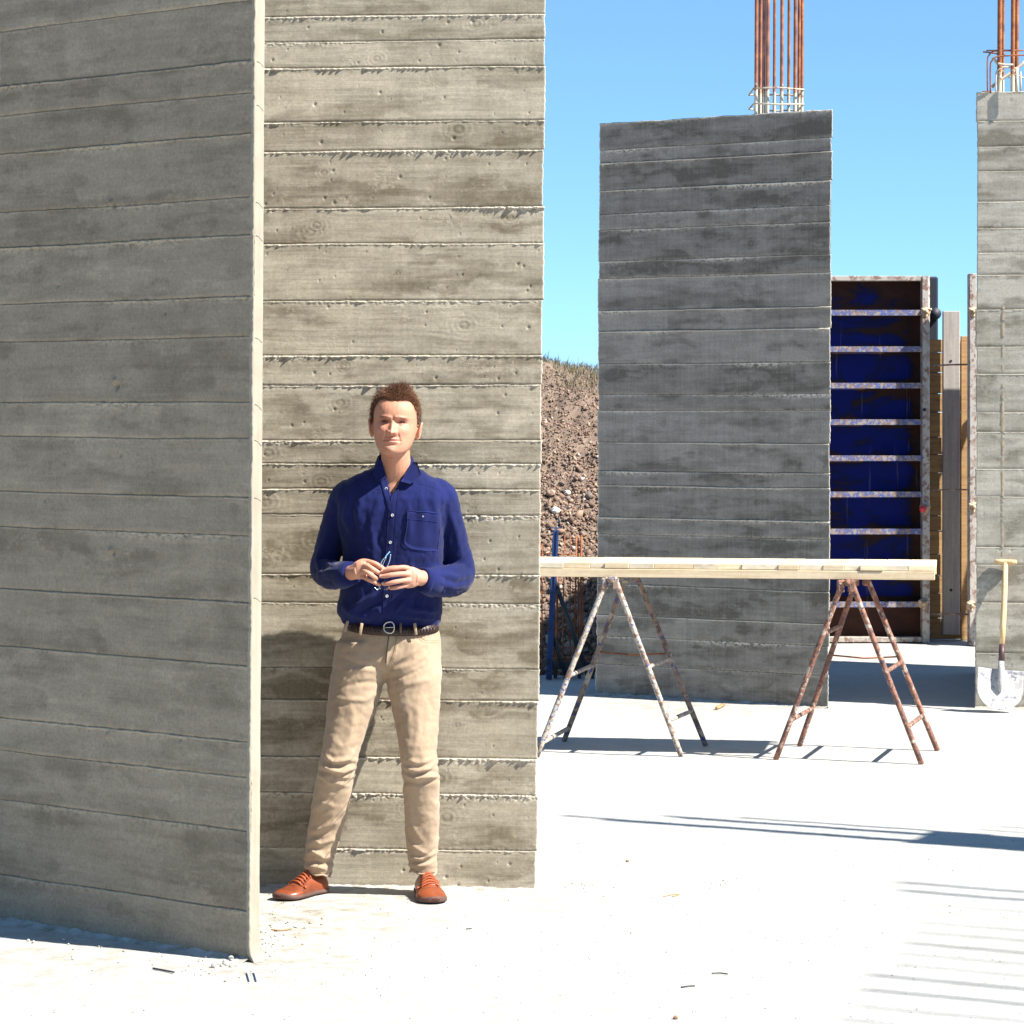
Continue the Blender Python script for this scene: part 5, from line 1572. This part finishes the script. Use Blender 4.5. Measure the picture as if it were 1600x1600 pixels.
# placket
patch('placket', [(610.5, 775), (606.5, 800), (603, 850), (600, 900), (597, 962)], [(624, 762), (620, 800), (617, 850), (612.5, 900), (609, 966)], 8, .0030, M['shirt'], shirt)
seam('seam', [(623, 764), (619, 800), (616, 850), (611.5, 900), (608, 964)], .0040, .0007, M['shirt_edge'], shirt)
seam('seam', [(612, 777), (608, 800), (604.5, 850), (601.5, 900), (598.5, 962)], .0038, .0008, M['shirt_edge'], shirt)
# inner front edge turned back below the collar
patch('front_facing', [(592, 744), (597, 764), (604, 790), (609, 804)], [(602, 748), (607, 768), (611, 788), (612, 802)], 6, .0042, M['shirt'], shirt)
# pocket
patch('pocket', [(637, 798), (672, 799), (690, 803)], [(632, 849), (645, 858), (686, 862)][::1], 8, .0028, M['shirt'], shirt, m_=10)
for pl in ([(637, 797.5), (635.5, 825), (632, 848), (643, 856.5), (668, 861)], [(637, 797.5), (660, 799), (688, 803)], [(636, 811), (660, 813), (686, 816)], [(688, 803), (687, 830), (684, 858)]):
    seam('seam', pl, .0036, .0008, M['shirt_edge'], shirt)
# shoulder and cuff seams
for pl in ([(528, 768), (531, 790), (536, 812)], [(690, 762), (692, 785), (688, 812), (686, 840)], [(551, 751), (575, 760), (596, 766)], [(655, 756), (672, 760), (688, 766)]):
    seam('seam', pl, .0004, .0009, M['shirt_edge'], shirt)
def button(px_, py_, r=.0052, tree=None, off=.0045):
    c = onb(px_, py_, off, tree)
    vv, ff = loft([[tuple(c + Vector((r * k * math.cos(t), dz, r * k * math.sin(t)))) for t in np.linspace(0, 2 * math.pi, 14, endpoint=False)] for k, dz in ((.85, .0022), (1, .0008), (1, -.0006), (.72, -.0010), (.50, .0006), (.2, .0008))])
    mesh_np('button', vv, ff, M['button'], shirt, True)
for p in ((603.5, 763.5), (613, 805), (609.8, 847.5), (604.6, 931.5)): button(*p)
button(661, 807, .003, off=.003); button(597, 739.5, .003, off=.006); button(641.5, 752, .003, off=.012)
# cuffs
for (A_, mid, rr) in ((SA, 'a', (.0430, .0400)), (SB, 'b', (.0445, .0415))):
    p1 = Vector(A_[-2][:3]); p2 = Vector(A_[-1][:3]); t = (p2 - p1).normalized()
    p0 = p1 - t * .038
    pe = p2 + t * .008
    vv, ff = tube_vf([p0, p0 + t * .002, p1, pe, pe + t * .0005], [rr[0] + .004, rr[0] + .0055, rr[0] + .001, rr[1], rr[1] - .0035], 26)
    V_ = np.array([tuple(v) for v in vv]); n_ = fbm(V_[:, 0] * 60, V_[:, 2] * 60, 5) - .5
    V_ += n_[:, None] * .004 * np.array([0, -1, .4])
    mesh_np('cuff', V_, ff, M['shirt'], shirt, True)
# collar: band + two flaps
def collar():
    cx, cy = X(617, 9.92), 9.925
    def cp(a, z, r, ox=0.0): # a: angle from front, + to picture right
        return (cx + ox + r * 1.0 * math.sin(a), cy - r * .92 * math.cos(a), z)
    for s in (-1, 1):
        rows = []
        zt = Zp(711 if s < 0 else 713)
        for q in range(13):
            t = q / 12.0; a = s * (math.pi - .02 - t * (math.pi - .78))
            top = zt + .010 * (1 - t) - .019 * t ** 3
            fold = Zp(738) + .012 * (1 - t)
            rT, rO, rI = .0560 + .004 * t, .0620 + .012 * t, .0530 + .003 * t
            tipd = .0 + (.022 if s < 0 else .020) * t ** 2.2
            rows.append([cp(a, fold - .012, rI), cp(a, top - .004, rT - .0015), cp(a, top, rT), cp(a, top - .004, rT + .0025), cp(a, (top + fold) / 2 - tipd * .4, rO), cp(a, fold - tipd, rO + .006), cp(a, fold - tipd + .002, rO + .0035), cp(a, (top + fold) / 2, rO - .0025)])
        V_ = [p for r in rows for p in r]; w = 8; F_ = []
        for i in range(len(rows) - 1):
            for k in range(w - 1): F_.append((i * w + k, i * w + k + 1, (i + 1) * w + k + 1, (i + 1) * w + k))
        F_.append(tuple(range(1, w))); F_.append(tuple((len(rows) - 1) * w + k for k in range(1, w)))
        # point of the collar
        a = s * .78; lastz = Zp(738)
        o = mesh_np('collar', V_, F_, M['shirt'], shirt, True)
        sm = o.modifiers.new('t', 'SOLIDIFY'); sm.thickness = .0016
        # leaf: hangs over the chest in front of the band
        if s < 0: out = [(590, 722), (596, 718), (604, 745), (590.5, 753), (582, 741)]
        else: out = [(652, 722), (645, 722), (626, 752), (641.5, 756), (658, 742)]
        cen = np.mean(np.array(out), 0)
        dens = []
        for i in range(len(out)):
            p, q = np.array(out[i], float), np.array(out[(i + 1) % len(out)], float)
            for k in range(5): dens.append(p + (q - p) * k / 5)
        V_ = []; F_ = []
        def depth(p):  # leaf leans from the neck to the chest
            t = np.clip((p[1] - 716) / 38, 0, 1); return 9.872 - .030 * t
        def leafp(p, off):
            base = onb(p[0], p[1], .006); y_ = min(base.y, depth(p)); return tuple(P(p[0], p[1], y_ - off))
        nn = len(dens)
        for lay in (0, 1):
            for k in (1.0, .66, .33):
                for p in dens: V_.append(leafp(cen + (p - cen) * k, (.0028 if k < 1 else .0015) * (1 - lay) - .0005 * lay))
            V_.append(leafp(cen, .0035 * (1 - lay)))
        for lay in (0, 1):
            o_ = lay * (3 * nn + 1)
            for r_ in (0, 1):
                for k in range(nn): F_.append((o_ + r_ * nn + k, o_ + r_ * nn + (k + 1) % nn, o_ + (r_ + 1) * nn + (k + 1) % nn, o_ + (r_ + 1) * nn + k))
            for k in range(nn): F_.append((o_ + 2 * nn + k, o_ + 2 * nn + (k + 1) % nn, o_ + 3 * nn))
        for k in range(nn): F_.append((k, (k + 1) % nn, 3 * nn + 1 + (k + 1) % nn, 3 * nn + 1 + k))
        mesh_np('collar_point', V_, F_, M['shirt'], shirt, True)
collar()

# ---- trousers
def legl(rows, n=34):
    return loft([ring_pts(P((a + b) / 2, y, d), (b - a) / 2 / FPX * d, ry, n, 2.1) for (a, b, y, d, ry) in rows])
LLs = spline([(526, 616, 1000, 10.045, .104), (521, 612, 1030, 10.042, .105), (517, 605, 1055, 10.038, .102), (514, 596, 1080, 10.035, .097), (510, 587, 1110, 10.03, .090), (507.5, 574, 1140, 10.02, .080), (504, 565, 1165, 10.01, .074), (499, 558, 1190, 10.005, .069), (494, 554, 1215, 10.02, .066),
              (489.5, 550, 1240, 10.04, .065), (486, 544, 1265, 10.055, .064), (482, 537, 1290, 10.075, .061), (478, 529, 1315, 10.09, .058), (476, 524, 1335, 10.095, .056), (475, 520, 1352, 10.10, .056), (480, 517, 1364, 10.105, .054)], 4)
LRs = spline([(590, 687, 1000, 10.045, .105), (596, 690, 1030, 10.040, .105), (602, 690.5, 1055, 10.03, .103), (606.5, 689, 1080, 10.025, .098), (612, 687, 1110, 10.01, .090), (619, 685, 1140, 9.995, .081), (622, 683.5, 1165, 9.98, .075), (626, 683, 1190, 9.975, .070), (629, 687, 1212, 9.985, .067),
              (630, 687, 1240, 10.01, .066), (631, 686.5, 1265, 10.03, .064), (632, 686, 1290, 10.05, .061), (634, 685.5, 1315, 10.07, .058), (637, 684, 1335, 10.08, .056), (638.5, 683, 1350, 10.085, .055), (641, 681, 1362, 10.09, .053)], 4)
hips = loft([ring_px(541, 684, 968, 10.05, .100, 2.3), ring_px(536, 687, 985, 10.05, .106, 2.3), ring_px(529, 690, 1005, 10.05, .112, 2.3), ring_px(524, 690, 1022, 10.048, .112, 2.3), ring_px(532, 682, 1038, 10.045, .098, 2.3), ring_px(560, 655, 1050, 10.045, .070, 2.2)])
V, N, F = remesh([hips, legl(LLs), legl(LRs)], 0.0052, 12, 0.5)
tf = [
    # left leg knee and shin
    ([(507, 1178), (520, 1192), (545, 1185), (556, 1170)], 3.2, .0075), ([(500, 1192), (512, 1200), (535, 1206), (553, 1200)], 3.2, .0080), ([(499, 1202), (525, 1214), (548, 1209)], 3.0, -.0050), ([(507, 1188), (530, 1198), (552, 1192)], 2.5, -.0045),
    ([(496, 1208), (515, 1222), (545, 1228)], 3.5, .0045), ([(523, 1220), (528, 1212), (546, 1216)], 3, .0040), ([(514, 1150), (535, 1168), (560, 1150)], 5, .0025),
    ([(484, 1300), (497, 1296), (528, 1282)], 3.5, .0050), ([(479, 1322), (492, 1312), (500, 1318), (524, 1310)], 3.5, .0060), ([(477, 1338), (490, 1330), (506, 1340), (521, 1334)], 3.2, .0070), ([(475, 1346), (492, 1345), (504, 1352), (518, 1345)], 2.8, -.0045), ([(476, 1356), (495, 1353), (514, 1360)], 3.0, .0060),
    ([(482, 1310), (496, 1306), (520, 1298)], 2.6, -.0035), ([(490, 1265), (505, 1255), (535, 1262)], 4, .0025),
    # right leg
    ([(630, 1196), (645, 1205), (668, 1200), (684, 1190)], 3.2, .0070), ([(629, 1208), (650, 1215), (672, 1212), (686, 1214)], 3.0, .0080), ([(631, 1202), (655, 1209), (680, 1204)], 2.4, -.0045), ([(632, 1222), (655, 1226), (684, 1218)], 3, -.0040), ([(636, 1186), (655, 1194), (680, 1182)], 3, .0035),
    ([(640, 1275), (650, 1300), (662, 1318)], 4, .0040), ([(636, 1310), (652, 1326), (668, 1334)], 3.2, .0055), ([(684, 1310), (672, 1326), (662, 1334)], 3.2, .0060), ([(638, 1336), (655, 1342), (680, 1334)], 2.8, .0065), ([(640, 1350), (655, 1352), (682, 1346)], 2.6, .0050), ([(639, 1343), (660, 1348), (682, 1340)], 2.2, -.0040),
    # lap
    ([(607, 1050), (640, 1040), (672, 1020)], 4, .0040), ([(606, 1060), (635, 1056), (670, 1040)], 3.2, -.0035), ([(606, 1040), (635, 1026), (668, 1002)], 3.5, .0035), ([(602, 1052), (570, 1046), (535, 1050)], 4, .0030), ([(600, 1066), (565, 1066), (522, 1076)], 4, -.0025),
    ([(598, 1078), (570, 1094), (520, 1092)], 4, .0030), ([(612, 1078), (640, 1068), (680, 1060)], 4, .0030), ([(532, 1028), (560, 1038), (598, 1042)], 3, -.0022), ([(606.5, 992), (604, 1020), (601, 1046)], 2.4, .0035), ([(620, 992), (617, 1020), (604, 1048)], 2.2, .0022),
    ([(548, 1100), (552, 1130), (544, 1160)], 6, .0030), ([(650, 1095), (655, 1130), (650, 1165)], 6, .0030), ([(668, 1080), (676, 1110), (672, 1150)], 5, -.0025)]
dd = 1.65 * folds(V, N, tf)
xx_, yy_ = px_of(V)
dd += .0085 * (fbm(xx_ / 16.0 + 30, yy_ / 16.0, 17, 3) - .5)
# horizontal creases near hems and knees all round
for (yc, am, wl) in ((1200, .0035, 13.0), (1342, .0040, 11.0)):
    dd += am * np.exp(-((yy_ - yc) / 20) ** 2) * np.sin((yy_ + 6 * fbm(xx_ / 9, yy_ / 30, 6)) / wl * 6.28 + V[:, 1] * 20) * .5
V = V + N * dd[:, None]
keep = ~((np.abs(N[F].mean(1)[:, 2]) > .9) & (V[F].mean(1)[:, 2] > Zp(972)))
trousers = mesh_np('trousers', V, F, M['trousers'], man, True)
bvt = BVHTree.FromPolygons([tuple(v) for v in V], [tuple(int(i) for i in q) for q in F])
for pl in ([(531, 999), (545, 999.5), (557, 990), (563, 976)], [(533, 1002), (546, 1002.5), (560, 993), (566, 978)], [(653, 978), (658, 995), (668, 1001), (688, 1000)], [(650.5, 978), (655.5, 998), (667, 1004), (688, 1003)],
           [(620, 992), (619, 1015), (613, 1036), (604, 1044)], [(606, 1044), (604.5, 1030), (604.5, 1056)],
           [(557, 1190), (549, 1240), (536, 1290), (524, 1335)]):
    seam('seam', pl, .0006, .0009, M['trouser_seam'], trousers, bvt)
patch('fly', [(608, 990), (605, 1015), (602.5, 1044)], [(619.5, 991), (616.5, 1016), (604.5, 1046)], 7, .0022, M['trousers'], trousers, bvt)
seam('fly_opening', [(607.4, 990), (604.6, 1014), (602, 1036)], .0009, .0011, M['belt'], trousers, bvt)
# rolled hems
for S_, nm in ((LLs, 'a'), (LRs, 'b')):
    a, b, y, d_, ry = S_[-1]
    c = P((a + b) / 2, y - 1, d_)
    rx = (b - a) / 2 / FPX * d_ + .002
    pts = ring_pts(c, rx, ry + .002, 30, 2.1); pts.append(pts[0])
    pts = [(p[0], p[1], p[2] + .004 * math.sin(i * 1.1) + .006 * math.sin(i * .42)) for i, p in enumerate(pts)]
    pts[-1] = pts[0]
    vv, ff = tube_vf(pts, .0036, 8, False); mesh_np('hem', vv, ff, M['trousers'], trousers, True)

# ---- belt
def belt():
    n = 96
    c = P(612, 976, 10.05); rx = .1605; ry = .1085
    root = None
    V_ = []
    for lay, dr in ((0, .0), (1, .0045)):
        for k in range(n):
            a = 2 * math.pi * k / n
            x_ = math.copysign(abs(math.sin(a)) ** (2 / 2.3), math.sin(a)) * (rx + dr); y_ = -math.copysign(abs(math.cos(a)) ** (2 / 2.3), math.cos(a)) * (ry + dr + .004)
            sag = -.0150 * max(0, math.cos(a)) ** 1.3 - .006 * math.sin(a)
            br = .0009 * math.sin(k * 1.9) if lay else 0
            for zz_ in (-.0155, .0, .0155): V_.append((c.x + x_, c.y + y_ - br, c.z + sag + zz_))
    F_ = []
    def i3(l, k, z_): return l * n * 3 + (k % n) * 3 + z_
    for k in range(n):
        for z_ in (0, 1):
            F_.append((i3(1, k, z_), i3(1, k + 1, z_), i3(1, k + 1, z_ + 1), i3(1, k, z_ + 1)))
            F_.append((i3(0, k, z_), i3(0, k, z_ + 1), i3(0, k + 1, z_ + 1), i3(0, k + 1, z_)))
        F_.append((i3(1, k, 2), i3(1, k + 1, 2), i3(0, k + 1, 2), i3(0, k, 2))); F_.append((i3(0, k, 0), i3(0, k + 1, 0), i3(1, k + 1, 0), i3(1, k, 0)))
    b = mesh_np('belt', V_, F_, M['belt'], man, True)
    fy = c.y - ry - .012
    # braided strands across the front
    for k in range(30):
        for s in (-1, 1):
            px_ = 545 + k * 4.6
            if 598 < px_ < 612: continue
            a = math.asin(max(-1, min(1, (px_ - 612) / 447 / (rx + .004))))
            def bp(px2, dz):
                xx2 = (px2 - 612) / 447; q = max(0, 1 - abs(xx2 / (rx + .0045)) ** 2.3) ** (1 / 2.3)
                return (c.x + xx2, c.y - q * (ry + .010), c.z - .015 * max(0, q) ** 1.3 - .006 * xx2 / rx + dz)
            vv, ff = tube_vf([bp(px_ - 2.6 * s, -.0125), bp(px_, 0), bp(px_ + 2.6 * s, .0125)], .0023, 6)
            mesh_np('braid', vv, ff, M['belt'], b, True)
    # buckle: open D ring with a prong
    bc = P(610, 980.5, fy - .004)
    pts = [bc + Vector((.021 * math.cos(t) * (1.1 if math.cos(t) < 0 else .62), 0, .0195 * math.copysign(abs(math.sin(t)) ** .8, math.sin(t)))) for t in np.linspace(0, 2 * math.pi, 29)]
    vv, ff = tube_vf(pts, .0024, 8, False); mesh_np('buckle', vv, ff, M['metal'], b, True)
    vv, ff = tube_vf([bc + Vector((-.024, -.002, 0)), bc + Vector((.014, -.001, .001))], .0017, 6); mesh_np('prong', vv, ff, M['metal'], b, True)
    mb = MB(); mb.box(P(626, 981, fy - .003), .008, .008, .036, bev=.001); mb.build('keeper', M['belt_keeper'], b, True)
    for px_, tilt in ((564, -.18), (649, .12), (541, -.3)):
        cc = P(px_, 977 + (4 if 560 < px_ < 660 else 0), fy + (.002 if 560 < px_ < 660 else .045))
        mb = MB(); mb.box(cc - Vector((0, 0, .004)), .0100, .006, .041, (1, 0, tilt), (0, 1, 0), bev=.001); mb.build('belt_loop', M['trousers'], trousers, True)
M['belt_keeper'] = m_leather('olive_brown_keeper', (.10, .07, .04), (.06, .04, .025), .5)
belt()

# ---- shoes
def shoe(heel, toe, width, top, flip):
    """heel/toe ground points"""
    heel = Vector(heel); toe = Vector(toe); ax_ = (toe - heel).normalized(); Ls = (toe - heel).length
    sd = Vector((ax_.y, -ax_.x, 0));
    if sd.x < 0: sd = -sd
    root = thing_part('shoe', heel, man)
    # t, half width, height, side offset
    prof = [(0.0, .020, .050, 0), (.03, .029, .068, 0), (.10, .0345, .076, 0), (.20, .0360, .078, 0), (.30, .0360, .080, 0), (.40, .0375, .076, 0), (.50, .0415, .066, .001), (.60, .0455, .055, .002), (.70, .0480, .046, .003), (.80, .0475, .040, .003), (.90, .0410, .035, .001), (.96, .0300, .030, -.001), (1.0, .014, .022, -.003)]
    A = spline(prof, 3); rings = []; srings = []
    for (t, hw_, h, so) in A:
        hw_ *= width; so *= flip
        c = heel + ax_ * (t * Ls) + sd * so
        r = []
        for k in range(24):
            a = 2 * math.pi * k / 24
            ca, sa = math.cos(a), math.sin(a)
            ww = hw_ * math.copysign(abs(ca) ** .85, ca) * (1.0 if sa < .1 else 1 - .42 * (sa ** 2) * (h / .06))
            z = .016 + (h - .016) * max(0, sa) ** .8 if sa >= 0 else .016 + .006 * sa
            r.append(tuple(c + sd * ww + Vector((0, 0, z))))
        rings.append(r)
        s_ = []
        for k in range(24):
            a = 2 * math.pi * k / 24
            ca, sa = math.cos(a), math.sin(a)
            spring = .010 * max(0, (t - .8) / .2) ** 2
            s_.append(tuple(c + sd * ((hw_ + .0030) * math.copysign(abs(ca) ** .6, ca)) + Vector((0, 0, .0115 + (.0095 if t < .8 else .0105) * math.copysign(abs(sa) ** .5, sa) + spring * .6))))
        srings.append(s_)
    v, f = loft(rings)
    V_ = np.array(v)
    u_ = (V_ - np.array(heel)) @ np.array(ax_)
    n_ = fbm(u_ * 34, V_[:, 2] * 50, 3) - .5
    V_[:, 2] += n_ * .0035 * (u_ > .07)
    mesh_np('upper', V_, f, M['shoe'], root, True)
    v, f = loft(srings); mesh_np('sole', v, f, M['sole'], root, True)
    def sp(t, q, off=.0015):
        """point on the upper: t along, q -1..1 across the instep"""
        row = [np.interp(t, A[:, 0], A[:, j]) for j in range(4)]
        hw_ = row[1] * width; h = row[2]
        a = math.pi / 2 - q * 1.25
        sa, ca = math.sin(a), math.cos(a)
        ww = hw_ * math.copysign(abs(ca) ** .85, ca) * (1 - .42 * sa ** 2 * (h / .06))
        z = .012 + (h - .012) * max(0, sa) ** .8
        c = heel + ax_ * (t * Ls) + sd * row[3] * flip
        return c + sd * ww * 1.04 + Vector((0, 0, z + off))
    # tongue
    tv = []
    for i in range(9):
        t = .32 + .32 * i / 8
        tv.append([tuple(sp(t, q, .0035 + .014 * max(0, (.40 - t) / .1))) for q in np.linspace(-.42, .42, 7)] + [tuple(sp(t, q, -.002)) for q in np.linspace(.42, -.42, 7)])
    v, f = loft(tv); mesh_np('tongue', v, f, M['shoe'], root, True)
    # eyelet edges
    for s in (-1, 1):
        v, f = tube_vf([sp(t, s * (.58 - .15 * (t - .36)), .002) for t in np.linspace(.34, .66, 9)], .0024, 6); mesh_np('eyelet_edge', v, f, M['shoe'], root, True)
    for i in range(5):
        t = .385 + .062 * i
        a = [sp(t + .012 * flip * k, q, .0065 - .0045 * abs(q) ** 2) for k, q in zip(np.linspace(-1, 1, 7), np.linspace(-.66, .66, 7))]
        v, f = tube_vf(a, .0034, 8); mesh_np('lace', v, f, M['lace'], root, True)
    for (t, q) in ((.60, .8), (.36, -.85)):
        v, f = tube_vf([sp(t, q * flip, .003), sp(t + .012, q * flip * 1.08, .006), sp(t + .02, q * flip * 1.12, .002)], [.0045, .006, .004], 8); mesh_np('lace_knot', v, f, M['lace'], root, True)
    # toe cap seam and collar rim
    v, f = tube_vf([sp(.66 + .05 * (1 - abs(q) ** 1.5), q, .0003) for q in np.linspace(-1, 1, 15)], .0011, 6); mesh_np('toe_seam', v, f, M['sole'], root, True)
    return root
def thing_part(name, loc, parent):
    o = bpy.data.objects.new(name, None); COL.objects.link(o); o.parent = parent; o.location = Vector(loc) - wloc(parent); o.empty_display_size = .05
    return o
shoe((X(505, 10.115), 10.135, 0), (X(434.5, 9.95), 9.945, 0), 1.06, 0, 1)
shoe((X(662, 10.14), 10.14, 0), (X(679.5, 9.88), 9.872, 0), 1.08, 0, -1)

# ---- spectacles held between the fingers (its own thing)
def glasses():
    c = P(600, 884, 9.775)
    root = thing('spectacles', c, 'thin pale-blue metal spectacles held between the man\'s fingertips', 'glasses')
    D = 9.765
    M['wire'] = simple('pale_blue_metal', (.50, .66, .85), .3, .6, .05); M['tipm'] = simple('light_blue_temple_tip', (.22, .52, .88), .35, var=.05)
    def tb(pts, r, mat, name, dd=0):
        A = spline([tuple(p) for p in pts], 6)
        vv, ff = tube_vf([P(a[0], a[1], D + dd) for a in A], r, 8); mesh_np(name, vv, ff, M[mat], root, True)
    tb([(595, 884), (595.5, 880), (598, 875), (602, 870.5)], .0012, 'wire', 'temple'); tb([(601.5, 871.5), (605, 866.5), (609, 862)], .0020, 'tipm', 'temple_tip')
    tb([(603.5, 888), (606.5, 882), (609, 875), (610.5, 866)], .0012, 'wire', 'temple', .012); tb([(597, 885), (600, 878), (603, 871)], .0009, 'wire', 'temple_strut', .005)
    tb([(585, 918), (588, 920.5), (590, 922), (592.5, 918)], .0012, 'wire', 'bridge', -.01); tb([(592, 921), (593, 918), (595, 920)], .0010, 'wire', 'nose_pad', -.01)
    # rimless lens, folded and hanging just under the hands
    M['lens'] = None
    m, nt, b = new_mat('spectacle_lens'); b.inputs['Base Color'].default_value = (.85, .92, 1, 1); b.inputs['Transmission Weight'].default_value = 1; b.inputs['Roughness'].default_value = .02; b.inputs['IOR'].default_value = 1.45; b.inputs['Alpha'].default_value = .35
    cc = P(602, 916, 9.800)
    vv, ff = loft([[tuple(cc + Vector((.022 * k * math.cos(t), dy, .014 * k * math.sin(t)))) for t in np.linspace(0, 2 * math.pi, 24, endpoint=False)] for k, dy in ((.96, -.0008), (1, 0), (.96, .0008))])
    mesh_np('lens', vv, ff, m, root, True)
glasses()
